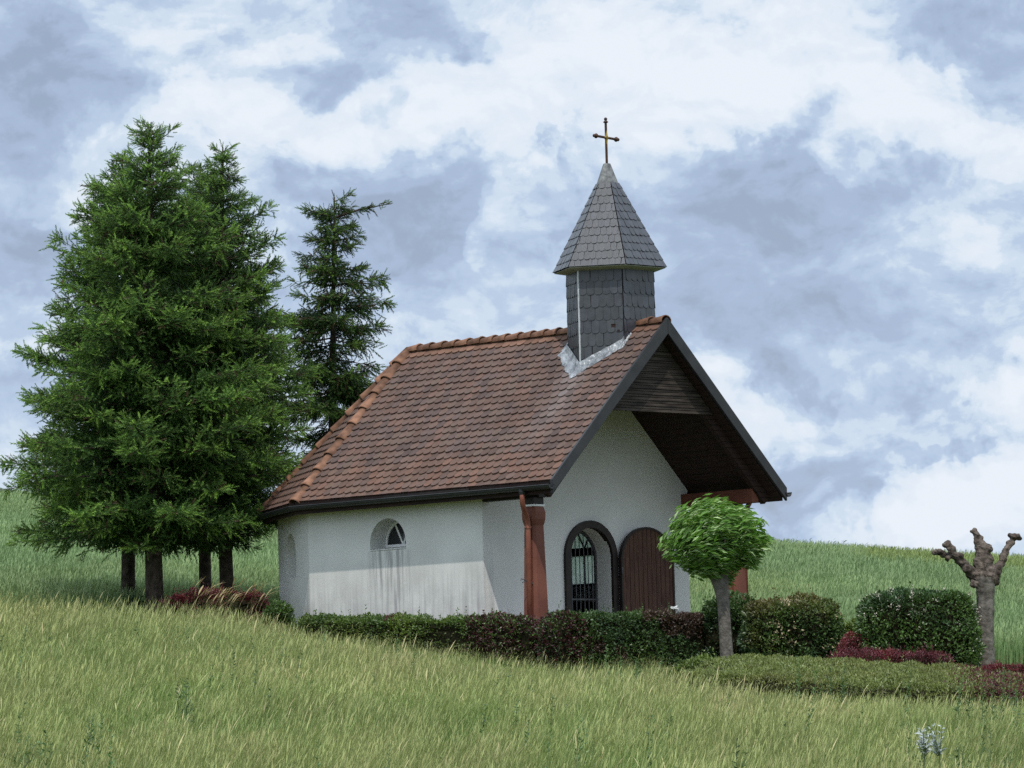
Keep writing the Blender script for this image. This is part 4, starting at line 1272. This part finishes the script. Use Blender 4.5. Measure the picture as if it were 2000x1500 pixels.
axis_h = np.array([0, yb-ya, zb_-za]); Lh = np.linalg.norm(axis_h); axis_h /= Lh
upn = np.cross([1, 0, 0], axis_h)
shrub('hedge', 'low green hedge turning wine red along the foot of the side wall', 'hedge', (-3.22, (ya+yb)/2, (za+zb_)/2-0.56), (Lh/2, 0.30, 0.52), (axis_h, np.array([-1.0, 0, 0]), upn), col_side, 1500, 0.052, 7, 0.09, sprouts=170)

# dark green hedge across the porch front
def col_front(P, N):
    w_ = wob(P, 2.4); x = P[:, 0]
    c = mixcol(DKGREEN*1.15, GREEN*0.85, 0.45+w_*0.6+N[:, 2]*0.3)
    c = np.where((wob(P+7, 1.9) > 0.62)[:, None], BROWNRED, c)
    t = np.clip((-3.0-x)*3+w_*0.6, 0, 1)
    return np.where((rng.random(len(P)) < t*0.6)[:, None], PURPLE*0.8, c)
shrub('hedge', 'dark green clipped hedge across the front of the porch', 'hedge', (-1.42, -0.62, 0.13), (2.15, 0.32, 0.49), np.eye(3), col_front, 1700, 0.052, 8, 0.07, sprouts=220)

# plants between trunk and porch
def cg(a, b, s=2.5):
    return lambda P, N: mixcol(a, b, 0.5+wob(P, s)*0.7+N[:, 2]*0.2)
def shrub_px(name, label, cat, px, py_top, py_bot, wpx, d, depth, colfn, **kw):
    zt_, zb2 = zpix(px, py_top, d), zpix(px, py_bot, d)
    c = P1(px, d); c[2] = (zt_+zb2)/2
    return shrub(name, label, cat, c, (wpx*d/20000., depth/2, (zt_-zb2)/2), (RH, FH, np.array([0, 0, 1.0])), colfn, **kw)
shrub_px('shrub', 'dark green leafy shrub close behind the globe maple trunk', 'shrub', 1408, 1172, 1300, 110, 82.3, 0.7, cg(DKGREEN, GREEN*0.8), dens=1400, leaf=0.07, p=2.6, rough=0.16, sprouts=60)
shrub_px('blossoming_shrub', 'clipped shrub with brownish faded blossom, between the globe maple and the larger round shrub', 'shrub', 1535, 1178, 1315, 188, 82.0, 1.2, lambda P, N: mixcol2(cg(DKGREEN*1.2, GREEN)(P, N), np.array([0.13, 0.085, 0.035]), (N[:, 2]-0.1)*0.5+wob(P, 3)*0.5-0.25), dens=1300, leaf=0.062, p=3.6, rough=0.13, bloom=(240, 0.065, (0.45, 0.38, 0.24)), sprouts=50, group='blossoming shrubs')
shrub_px('blossoming_shrub', 'big rounded clipped shrub dotted white, beside the pollarded tree', 'shrub', 1781, 1156, 1325, 224, 81.2, 1.5, cg(DKGREEN*1.25, GREEN*1.1, 3.5), dens=1300, leaf=0.062, p=5.0, rough=0.10, bloom=(190, 0.052, (0.54, 0.50, 0.41)), sprouts=36, group='blossoming shrubs')
shrub_px('shrub', 'small light green shrub wedged between the two blossoming shrubs', 'shrub', 1662, 1212, 1290, 56, 82.6, 0.5, cg(GREEN, LIME*0.8), dens=1200, leaf=0.06, p=2.4, rough=0.12, sprouts=15)
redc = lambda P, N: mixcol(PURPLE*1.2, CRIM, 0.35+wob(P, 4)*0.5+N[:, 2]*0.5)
shrub_px('barberry', 'round wine red barberry ball between the two blossoming shrubs', 'shrub', 1654, 1240, 1345, 60, 80.9, 0.5, redc, dens=1700, leaf=0.045, p=2.3, rough=0.06, sprouts=30, group='red barberries', tmpl=LEAFN)
shrub_px('barberry', 'low spreading crimson barberry along the back of the olive hedge', 'shrub', 1715, 1272, 1360, 270, 79.6, 0.7, redc, dens=1500, leaf=0.05, p=2.6, rough=0.09, sprouts=190, group='red barberries', tmpl=LEAFN)
shrub_px('barberry', 'dark red barberry at the right edge below the pollarded tree', 'shrub', 1975, 1291, 1400, 190, 77.6, 1.0, lambda P, N: mixcol2(redc(P, N)*0.8, DKGREEN, 0.4-N[:, 2]*0.9+wob(P, 3)*0.4), dens=1500, leaf=0.05, p=2.8, rough=0.09, sprouts=120, group='red barberries', tmpl=LEAFN)
shrub_px('barberry', 'wine red barberry row behind straw grass, below the spruce trunks', 'shrub', 410, 1150, 1225, 215, 87.2, 0.6, redc, dens=1500, leaf=0.055, p=2.5, rough=0.12, sprouts=190, group='red barberries', tmpl=LEAFN)
shrub_px('shrub', 'green shrub at the left corner of the chapel wall', 'shrub', 527, 1184, 1270, 66, 85.6, 0.5, cg(DKGREEN*1.1, GREEN*0.9), dens=1300, leaf=0.065, p=2.4, rough=0.12, sprouts=40)
shrub_px('shrub', 'dark weedy shrub at the foot of the thick spruce trunk', 'shrub', 245, 1165, 1230, 80, 87.6, 0.4, cg(DKGREEN, GREEN*0.6), dens=900, leaf=0.06, p=2.2, rough=0.14, sprouts=60)

# low flat olive hedge in front, following the slope
def low_col(P, up_):
    c = mixcol2(OLIVE*0.40, mixcol(OLIVE*1.75, np.array([0.165, 0.205, 0.064]), 0.5+wob(P, 1.8)*0.7), 0.25+up_)  # top leaves painted lighter as if lit, side leaves darker as in shade
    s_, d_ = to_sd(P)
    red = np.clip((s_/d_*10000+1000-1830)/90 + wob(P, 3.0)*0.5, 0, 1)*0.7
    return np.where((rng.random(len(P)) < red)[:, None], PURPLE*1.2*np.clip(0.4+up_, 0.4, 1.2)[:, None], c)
def low_hedge():
    a, b = P1(1350, 77.6), P1(2040, 76.2)
    a[2] = zpix(1350, 1300, 77.6); b[2] = zpix(2040, 1340, 76.2)
    c = (a+b)/2
    ex = b-a; L = np.linalg.norm(ex); ex /= L
    f = FH + np.array([0, 0, 0.125]); f /= np.linalg.norm(f)
    n = np.cross(ex, f); n /= np.linalg.norm(n); f = np.cross(n, ex)
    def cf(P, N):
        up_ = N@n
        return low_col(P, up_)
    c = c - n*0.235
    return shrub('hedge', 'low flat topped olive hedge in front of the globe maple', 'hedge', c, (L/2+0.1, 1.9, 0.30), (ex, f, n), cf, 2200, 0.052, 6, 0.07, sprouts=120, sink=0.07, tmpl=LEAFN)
low_hedge()
shrub_px('shrub', 'bright green sprawling shrub at the foot of the globe maple', 'shrub', 1350, 1290, 1390, 130, 78.6, 0.8, cg(GREEN*0.8, LIME*0.7), dens=1200, leaf=0.055, p=2.4, rough=0.1, sprouts=50)

# ------------------------------------------------------------------ globe maple
def globe_maple():
    global rng
    rng = np.random.default_rng(33)
    d = 79.6
    b = P1(1403, d)
    root = tag(empty('globe_maple_tree', tuple(b)), 'globe maple with one straight trunk and windswept bright green crown, before the porch', 'tree')
    def at(px, py): p = P1(px, d); p[2] = zpix(px, py, d); return p
    pts = [at(1405, 1350), at(1405, 1275), at(1403, 1220), at(1401, 1170), at(1398, 1145), at(1394, 1122), at(1390, 1095)]
    PB().tube(pts, [0.110, 0.103, 0.095, 0.098, 0.120, 0.16, 0.10], 16).build('trunk', M_BARK2, root, smooth=True)
    c = at(1381, 1058)
    half = np.array([0.80, 0.74, 0.50])
    ax = np.array([RH, FH, [0, 0, 1.0]])
    # limbs
    lb = PB()
    for k in range(14):
        v = unit(1)[0]; v[2] = abs(v[2])*0.8-0.1
        e = c + (v*half*0.8)@ax
        m_ = (pts[-2]+e)/2 + np.array([0, 0, -0.08])
        lb.tube([pts[-2], m_, e], [0.035, 0.02, 0.006], 6)
    lb.build('limbs', M_BARK2, root)
    n = 11500
    v = unit(n)
    r = rng.random(n)**0.36
    # uneven outline: lobes, flat windward side, tufts at lee side, narrowing under the crown
    lob = 1 + 0.13*wob(v*1.0, 3.4) + 0.11*wob(v, 8.0)
    q = v*half*(r*lob)[:, None]
    under = np.clip(-v[:, 2]-0.15, 0, 1)
    q[:, 0] *= 1-0.42*under; q[:, 1] *= 1-0.42*under
    q[:, 2] -= 0.10*under
    q[:, 2] *= np.where(v[:, 2] < 0, 1.12, 1.0)
    q[:, 0] += 0.03
    q[:, 2] += 0.05*(np.abs(v[:, 0]) < 0.7)
    q[:, 2] -= 0.10*np.clip(v[:, 0]-0.5, 0, 1)
    P = q@ax + c
    # a few long shoots stand out of the outline
    for k in range(16):
        i = rng.integers(n)
        if v[i, 2] < 0.1 or v[i, 0] > 0.55: continue
        m_ = rng.integers(10, 20)
        j = rng.integers(0, n, m_)
        tt = rng.uniform(0.9, 1.20, m_)
        P[j] = c + ((v[i]*half)[None]*tt[:, None] + rng.normal(0, 0.022, (m_, 3)) + np.outer((tt-0.9)*0.35, [1, 0, 0]))@ax
    ok = (wob(P, 8.5, 2) > -0.42) | (rng.random(n) < 0.35)
    # leaves stream towards the right, following the dome, folded lengthwise by the wind
    D = np.array([1.0, 0.10, 0.20])[None] + rng.normal(0, 0.30, (n, 3))
    D[:, 2] += -0.55*np.clip(v[:, 0], -1, 1) + 0.25*wob(P, 3.0)
    D[:, 2] -= 0.35*(v[:, 2] < -0.2)
    D = D - 0.35*v*(np.sum(D*v, 1))[:, None]
    D = D@ax
    S = rng.uniform(0.08, 0.18, n)
    pale = (rng.random(n) < 0.20)[:, None]
    col = np.where(pale, np.array([0.30, 0.42, 0.19]), np.array([0.100, 0.215, 0.032]))*rng.uniform(0.7, 1.3, (n, 1))
    dark = np.clip(0.2-v[:, 2]+wob(P, 5)*0.4, 0, 1)[:, None]*0.0
    M = frames(D, rng.normal(0, 0.8, n))*S[:, None, None]
    MB().inst(LEAFS[0], LEAFS[1], M[ok], P[ok], col[ok]).build('crown', M_LEAF, root)
globe_maple()

# ------------------------------------------------------------------ pollarded tree
def remeshed(name, chains, mat, parent, voxel=0.014, rough=0.02, seed=1):
    pb = PB()
    for pts, rad in chains: pb.tube(pts, rad, 10)
    me = bpy.data.meshes.new(name); me.from_pydata([tuple(v) for v in pb.V], [], pb.F)
    bm = bmesh.new(); bm.from_mesh(me); bmesh.ops.recalc_face_normals(bm, faces=bm.faces[:]); bm.to_mesh(me); bm.free()
    o = link(bpy.data.objects.new(name, me))
    md = o.modifiers.new('r', 'REMESH'); md.mode = 'VOXEL'; md.voxel_size = voxel
    sm = o.modifiers.new('s', 'SMOOTH'); sm.iterations = 3; sm.factor = 0.5
    dg = bpy.context.evaluated_depsgraph_get()
    m2 = bpy.data.meshes.new_from_object(o.evaluated_get(dg)); o.modifiers.clear(); o.data = m2
    V = np.empty(len(m2.vertices)*3); m2.vertices.foreach_get('co', V); V = V.reshape(-1, 3)
    N = np.empty(len(m2.vertices)*3); m2.vertices.foreach_get('normal', N); N = N.reshape(-1, 3)
    V = V + N*(wob(V, 16.0)*rough*0.6 + wob(V, 52.0)*rough*0.32)[:, None]
    m2.vertices.foreach_set('co', V.ravel()); m2.update()
    for p in m2.polygons: p.use_smooth = True
    m2.materials.clear(); m2.materials.append(mat)
    place(o, parent)
    return o
def pollard():
    d = 81.6
    b = P1(1910, d)
    root = tag(empty('pollarded_tree', tuple(b)), 'bare pollarded tree with knobbly stubs and smooth grey trunk at the right', 'tree')
    def at(px, py, dy=0.0):
        p = P1(px, d+dy); p[2] = zpix(px, py, d+dy); return p
    k = d/10000.
    remeshed('trunk', [([at(1908, 1330), at(1909, 1285), at(1911, 1230), at(1913, 1180), at(1914, 1150), at(1913, 1130), at(1912, 1112)], np.array([20, 19, 17.5, 17.5, 18.5, 22, 16])*k)], M_BARK2, root, 0.016, 0.008)
    def limb(pts, rads, knobs, dy):
        ch = [([at(x, y, dy*i/(len(pts)-1)) for i, (x, y) in enumerate(pts)], np.array(rads)*k*0.82)]
        for (x, y, r) in knobs:
            c = at(x, y, dy*0.8)
            dv = np.array([random.uniform(-1, 1), random.uniform(-1, 1), random.uniform(-0.4, 1)]); dv /= np.linalg.norm(dv)
            ch.append(([c-dv*r*k, c-dv*0.6*r*k, c, c+dv*0.7*r*k, c+dv*1.1*r*k], np.array([0.3, 0.85, 1.0, 0.8, 0.3])*r*k*0.86))
        remeshed('branch', ch, M_BARK3, root, 0.013, 0.022)
    random.seed(5)
    limb([(1905, 1135), (1893, 1125), (1878, 1108), (1865, 1095), (1852, 1083), (1847, 1068)], [18, 15, 12, 11, 9, 8],
         [(1845, 1066, 10), (1838, 1064, 7), (1828, 1079, 7), (1820, 1081, 5), (1842, 1092, 6), (1880, 1112, 9), (1866, 1086, 7), (1852, 1070, 8), (1893, 1140, 9)], -0.25)
    limb([(1848, 1085), (1838, 1082), (1827, 1080), (1818, 1081)], [7, 6, 6, 5], [(1817, 1080, 7), (1833, 1083, 7)], -0.2)
    limb([(1868, 1094), (1867, 1089), (1866, 1085)], [6, 7, 7], [(1866, 1086, 8)], -0.1)
    limb([(1914, 1156), (1914, 1146), (1914, 1130), (1912, 1105), (1910, 1085), (1908, 1065), (1901, 1048), (1896, 1038)], [17, 22, 29, 22, 17, 15, 10, 7],
         [(1921, 1070, 10), (1905, 1078, 10), (1922, 1092, 12), (1903, 1100, 12), (1895, 1037, 7), (1912, 1062, 9), (1926, 1112, 12), (1907, 1118, 13), (1900, 1052, 7)], 0.05)
    limb([(1922, 1135), (1935, 1118), (1947, 1098), (1956, 1078), (1966, 1060), (1974, 1048)], [18, 13, 10, 9, 8, 7],
         [(1974, 1047, 8), (1981, 1046, 7), (1966, 1046, 6), (1962, 1062, 7), (1940, 1110, 10), (1930, 1135, 12), (1983, 1052, 5)], 0.25)
pollard()

# ------------------------------------------------------------------ grasses
def stem_template(seed, nst=9, spread=0.10, hmin=0.5, hmax=0.95, lean=0.35, heads=0.75, leafw=0.008, headw=0.016, headl=0.14):
    """a tuft of wind-bent stems (x is down wind), some with seed heads, with leaves low down"""
    r = np.random.default_rng(seed)
    V, T, C = [], [], []
    straw = np.array([1.25, 1.15, 0.95]); grn = np.array([0.80, 1.0, 0.62])
    for s in range(nst):
        h = r.uniform(hmin, hmax); le = lean*r.uniform(0.4, 1.5); yw = r.normal(0, 0.35)
        b = np.array([r.normal(0, spread), r.normal(0, spread), 0])
        dv = np.array([math.cos(yw), math.sin(yw), 0])
        sdv = np.array([math.cos(yw+r.uniform(0.6, 2.5)), math.sin(yw+r.uniform(0.6, 2.5)), 0])
        has = r.random() < heads
        w0 = leafw*(0.7 if has else r.uniform(0.9, 1.6))
        if not has: h *= r.uniform(0.55, 0.85)
        hs = (0, 0.4, 0.75, 1.0)
        k = len(V)
        for i, t in enumerate(hs):
            p = b + dv*le*h*t**2.2 + np.array([0, 0, h*t*(1-0.18*le*t*t)])
            w = w0*(1.0 if i < 3 else 0.35)
            V += [p-sdv*w/2, p+sdv*w/2]
            c = (grn*(0.8+0.25*t)) if not has else grn*(1-t*0.7)+straw*t*0.7
            C += [c, c]
        for i in range(3): T += [(k+2*i, k+2*i+1, k+2*i+3), (k+2*i, k+2*i+3, k+2*i+2)]
        if has:
            p0 = np.array(V[-1]+V[-2])/2 if False else (np.array(V[-1])+np.array(V[-2]))/2
            tg = dv*le*2.0 + np.array([0, 0, 1.0-0.5*le]); tg /= np.linalg.norm(tg)
            bend = dv*0.5*le - np.array([0, 0, 0.25*le])
            hl = headl*r.uniform(0.7, 1.3)
            k = len(V)
            for t, w in ((-0.25, 0.25), (0.25, 1.0), (0.7, 0.8), (1.0, 0.15)):
                p = p0 + tg*hl*t + bend*hl*max(t, 0)**2
                V += [p-sdv*headw*w/2, p+sdv*headw*w/2]; c = straw*r.uniform(0.9, 1.25); C += [c, c]
            for i in range(3): T += [(k+2*i, k+2*i+1, k+2*i+3), (k+2*i, k+2*i+3, k+2*i+2)]
    return np.array(V, float), np.array(T), np.array(C)

def in_chapel(P, pad=0.05):
    x, y = P[:, 0], P[:, 1]
    a = (np.abs(x) < WW+pad) & (y > YO-pad) & (y < LR)
    b = (np.abs(x) < 2.6) & (y > -0.2) & (y < YO)
    hexa = (y >= LR) & (np.hypot(x, y-LR) < WW*0.98+pad)
    return a | b | hexa

def rotz(a):
    c, s = np.cos(a), np.sin(a); z = np.zeros_like(c); o = np.ones_like(c)
    return np.stack([np.stack([c, -s, z], 1), np.stack([s, c, z], 1), np.stack([z, z, o], 1)], 1)
WIND = math.atan2(RH[1], RH[0])

def meadow():
    global rng
    rng = np.random.default_rng(51)
    tm = [stem_template(100+i, 13, 0.15, 0.30, 0.62, 0.21, 0.58, 0.0052, 0.0095, 0.10) for i in range(9)] + [stem_template(130+i, 11, 0.12, 0.28, 0.5, 0.3, 0.1, 0.012) for i in range(4)]
    N = 86000
    u = rng.random(N)
    d = 46 + (90.5-46)*u
    az = rng.uniform(-0.152, 0.152, N)
    s = az*d
    P = sd(s, d)
    keep = ~in_chapel(P)
    # the meadow stops at the garden: hedges, shrubs and the yard around the porch
    px = 1000+az*10000
    lim = np.interp(px, [-300, 250, 480, 560, 640, 900, 1060, 1250, 1350, 1480, 1700, 1900, 2050, 2300], [89.6, 88.6, 86.8, 84.6, 83.6, 81.2, 80.9, 80.7, 78.6, 75.6, 74.8, 74.6, 74.9, 77])
    lim = lim + rng.normal(0, 0.15, N)
    keep &= d < lim
    keep &= rng.random(N) < np.where(d > 70, 0.85, 1.0)
    P, d, s, px = P[keep], d[keep], s[keep], px[keep]
    n = len(P)
    w1 = wob(np.c_[P[:, 0], P[:, 1], P[:, 2]*0], 0.8); w2 = wob(np.c_[P[:, 1], P[:, 0], P[:, 2]*0], 3.6)
    base = np.array([0.215, 0.258, 0.130])
    lush = np.array([0.135, 0.210, 0.084]); dry = np.array([0.290, 0.286, 0.178])
    t = 0.5 + 0.34*w1 + 0.36*w2
    col = mixcol2(mixcol2(base[None].repeat(n, 0), lush, (0.42-t)*2.2), dry, (t-0.72)*1.6)*rng.uniform(0.8, 1.25, (n, 1))
    which = np.where((rng.random(n) < np.clip(0.42-t, 0, 0.5)+0.10), rng.integers(9, 13, n), rng.integers(0, 9, n))
    S = rng.uniform(0.60, 1.20, n)*np.interp(d, [46, 60, 90], [0.80, 0.95, 1.05])
    S *= 1-0.35*np.clip((0.35-t)*1.5, 0, 1)
    near = np.clip((lim[keep]-d)/9.0, 0, 1)
    S *= np.interp(px, [380, 560], [1, 0])*(0.70+0.3*near) + np.interp(px, [380, 560], [0, 1])*(0.36+0.64*near)
    ang = WIND + rng.normal(0, 0.85, n)
    M = rotz(ang)*S[:, None, None]
    mb = MB()
    for k in range(13):
        m_ = which == k
        mb.inst(tm[k][0], tm[k][1], M[m_], P[m_], col[m_], tm[k][2])
    # single tall pale stalks standing above the rest
    ts = [stem_template(160+i, 2, 0.10, 0.56, 0.78, 0.34, 1.0, 0.0055, 0.0125, 0.15) for i in range(4)]
    q = rng.choice(n, 2000, replace=False)
    for k in range(4):
        m_ = q[k::4]
        mb.inst(ts[k][0], ts[k][1], rotz(WIND + rng.normal(0, 0.6, len(m_)))*(S[m_]*rng.uniform(0.8, 1.1, len(m_)))[:, None, None], P[m_], np.tile([0.33, 0.32, 0.215], (len(m_), 1))*rng.uniform(0.8, 1.2, (len(m_), 1)), ts[k][2])
    o = mb.build('meadow_grass', M_GRASS)
    tag(o, 'tall unmown meadow grass with pale seed heads bent by the wind', 'grass', None, 'stuff')
    print('meadow', n, sum(len(t_) for t_ in mb.T))
meadow()

def weeds():
    """broad-leaved darker weeds scattered through the grass"""
    global rng
    rng = np.random.default_rng(61)
    N = 380
    d = rng.uniform(49, 78, N); az = rng.uniform(-0.115, 0.115, N)
    cl = rng.integers(0, 40, N); grouped = rng.random(N) < 0.7       # most stand in loose groups
    d = np.where(grouped, rng.uniform(49, 77, 40)[cl] + rng.normal(0, 0.5, N), d); az = np.where(grouped, rng.uniform(-0.11, 0.115, 40)[cl] + rng.normal(0, 0.004, N), az)
    px = 1000+az*10000
    k = (rng.random(N) < np.where(px > 1150, 0.9, 0.35)) & (d < np.interp(px, [0, 560, 1060, 1400, 2000], [88, 84, 79, 73.5, 73]))
    d, az = d[k], az[k]
    P = sd(az*d, d)
    mb = MB()
    for p in P:
        h = rng.uniform(0.55, 0.95); n = int(rng.uniform(18, 40))
        t = rng.uniform(0.25, 1, n)
        lean = np.array([*(RH[:2]*rng.uniform(0.0, 0.2)), 1.0])
        pp = p + np.outer(t*h, lean)
        th = rng.uniform(0, 6.28, n)
        D = np.c_[np.cos(th), np.sin(th), rng.uniform(0.2, 1.2, n)]
        c = np.array([0.085, 0.150, 0.052])*rng.uniform(0.7, 1.3)
        mb.inst(LEAFN[0], LEAFN[1], frames(D, rng.uniform(0, 6.28, n))*(0.095*(1.15-t*0.7)*rng.uniform(0.7, 1.2, n))[:, None, None], pp, np.tile(c, (n, 1))*rng.uniform(0.8, 1.2, (n, 1)))
        V, F = tube_rings(np.array([p, p+lean*h*0.5, p+lean*h]), np.array([0.006, 0.005, 0.002]), 4)
        mb.add(V, tris(F), c*0.9)
    tag(mb.build('meadow_weeds', M_HEDGE), 'dark green leafy weeds growing up through the meadow grass', 'weeds', None, 'stuff')
weeds()

def crop():
    global rng
    rng = np.random.default_rng(71)
    tm = [stem_template(200+i, 12, 0.18, 0.42, 0.56, 0.16, 0.35, 0.012, 0.014, 0.07) for i in range(8)]
    N = 124000
    u = rng.random(N)
    d = 84 + 150*u**1.35
    az = rng.uniform(-0.142, 0.142, N)
    px = 1000+az*10000
    lo = np.interp(px, [-300, 200, 520, 640, 1350, 1500, 2300], [90.2, 89.6, 89.2, 93, 90, 84.5, 84.5])
    P = sd(az*d, d)
    # only the rising side and a little past the crest
    D1 = np.interp(az, AZ_T, D1_T)
    keep = (d > lo) & ~in_chapel(P, 0.6) & (d < D1+135)
    P, d, az = P[keep], d[keep], az[keep]
    n = len(P)
    w1 = wob(np.c_[P[:, 0], P[:, 1], P[:, 2]*0], 0.16); w2 = wob(np.c_[P[:, 1], P[:, 0], P[:, 2]*0], 0.7)
    a = np.array([0.168, 0.248, 0.126]); b = np.array([0.208, 0.272, 0.126])
    col = mixcol(a, b, 0.45+0.4*w1+0.3*w2)*rng.uniform(0.82, 1.2, (n, 1))
    # an uncut yellow-green strip along the crest on the right
    crest = (d > np.interp(az, AZ_T, D1_T)+24) & (az > 0.066)
    col[crest] = np.array([0.185, 0.245, 0.092])*rng.uniform(0.8, 1.2, (crest.sum(), 1))
    S = rng.uniform(0.85, 1.12, n)
    M = rotz(WIND + rng.normal(0, 0.9, n))*S[:, None, None]
    M[:, :2, :2] *= np.interp(d, [85, 150, 230], [1.0, 1.2, 1.4])[:, None, None]
    which = rng.integers(0, 8, n)
    mb = MB()
    for k in range(8):
        m_ = which == k
        mb.inst(tm[k][0], tm[k][1], M[m_], P[m_], col[m_], 0.45*tm[k][2]+0.55)
    tag(mb.build('cereal_field', M_CROP), 'pale green cereal crop covering the hill behind the chapel', 'crop', None, 'stuff')
    print('crop', n, sum(len(t_) for t_ in mb.T))
    # tall weeds standing on the crest to the right of the porch
    wm = MB()
    hd = stem_template(300, 3, 0.10, 0.7, 1.1, 0.5, 1.0, 0.012, 0.045, 0.14)
    m_ = 84
    azs = np.concatenate([rng.normal(0.057, 0.006, 64), rng.uniform(0.045, 0.115, 20)])
    dd = np.interp(azs, AZ_T, D1_T)+rng.uniform(45, 62, m_)
    Pw = sd(azs*dd, dd)
    wm.inst(hd[0], hd[1], rotz(WIND+rng.normal(0, 0.5, m_))*rng.uniform(0.2, 0.72, m_)[:, None, None], Pw, np.tile([0.05, 0.065, 0.03], (m_, 1)))
    tag(wm.build('crest_weeds', M_CROP), 'tall dark grass stalks on the skyline right of the porch', 'weeds', None, 'stuff')
crop()

def straw_grass():
    """pale tall straw stalks in front of the red barberries"""
    global rng
    rng = np.random.default_rng(81)
    t = stem_template(400, 7, 0.14, 0.75, 1.0, 0.55, 1.0, 0.007, 0.026, 0.20)
    n = 11
    px = rng.uniform(345, 480, n); d = rng.uniform(85.6, 86.5, n)
    P = sd((px-1000)*d/10000., d)
    tag(MB().inst(t[0], t[1], rotz(WIND+rng.normal(0, 0.3, n))*rng.uniform(0.8, 1.05, n)[:, None, None], P, np.tile([0.30, 0.265, 0.18], (n, 1)), t[2]).build('straw_grass', M_GRASS),
        'straw coloured grass stalks in front of the red barberry row', 'grass', None, 'stuff')
straw_grass()

def silver_plant(px, py, d, label, seed, w):
    global rng
    rng = np.random.default_rng(seed)
    p = P1(px, d); z = zpix(px, py, d)
    root = tag(empty('silver_thistle', tuple(p)), label, 'plant', 'silvery thistles in the meadow')
    sb = PB(); mb = MB()
    mid = np.array([p[0], p[1], z-0.30])
    sb.tube([p, mid], [0.012, 0.009], 6)
    for k in range(9):
        th = rng.uniform(0, 6.28)
        o = RH*math.cos(th)*w + FH*math.sin(th)*w*0.8
        e = mid + o*rng.uniform(0.5, 1) + np.array([0, 0, rng.uniform(0.02, 0.32)])
        m_ = (mid+e)/2 + np.array([0, 0, -0.02])
        sb.tube([mid, m_, e], [0.008, 0.006, 0.004], 5)
        n = 11
        t = rng.uniform(0.25, 1.05, n)
        P = mid + np.outer(t, e-mid)
        a = rng.uniform(0, 6.28, n)
        D = np.c_[np.cos(a), np.sin(a), rng.uniform(0.1, 0.9, n)]
        mb.inst(LEAFN[0], LEAFN[1], frames(D, rng.uniform(0, 6.28, n))*(rng.uniform(0.045, 0.08, n))[:, None, None], P, np.tile([0.50, 0.55, 0.53], (n, 1))*rng.uniform(0.8, 1.15, (n, 1)))
    sb.build('stem', M_STEM, root); mb.build('leaves', M_SILVER, root)
silver_plant(1784, 1422, 56.5, 'silvery white thistle in the foreground grass, left one of the pair', 91, 0.125)
silver_plant(1814, 1422, 56.3, 'silvery white thistle in the foreground grass, right one of the pair', 92, 0.14)

def white_flower():
    d = 82.6
    p = P1(1305, d); z = zpix(1305, 1190, d)
    root = tag(empty('white_flower', (p[0], p[1], z-0.4)), 'single white flower above the dark hedge, in front of the open door', 'flower')
    PB().tube([(p[0], p[1], z-0.4), (p[0], p[1], z)], 0.006, 6).build('stem', M_STEM, root)
    r = np.random.default_rng(9); n = 16
    th = r.uniform(0, 6.28, n)
    D = np.c_[np.cos(th), np.sin(th), r.uniform(-0.2, 1.0, n)]
    MB().inst(LEAF[0], LEAF[1], frames(D, r.uniform(0, 6.28, n))*0.085, np.tile([p[0], p[1], z], (n, 1)), np.tile([0.7, 0.72, 0.72], (n, 1))).build('petals', M_SILVER, root)
white_flower()
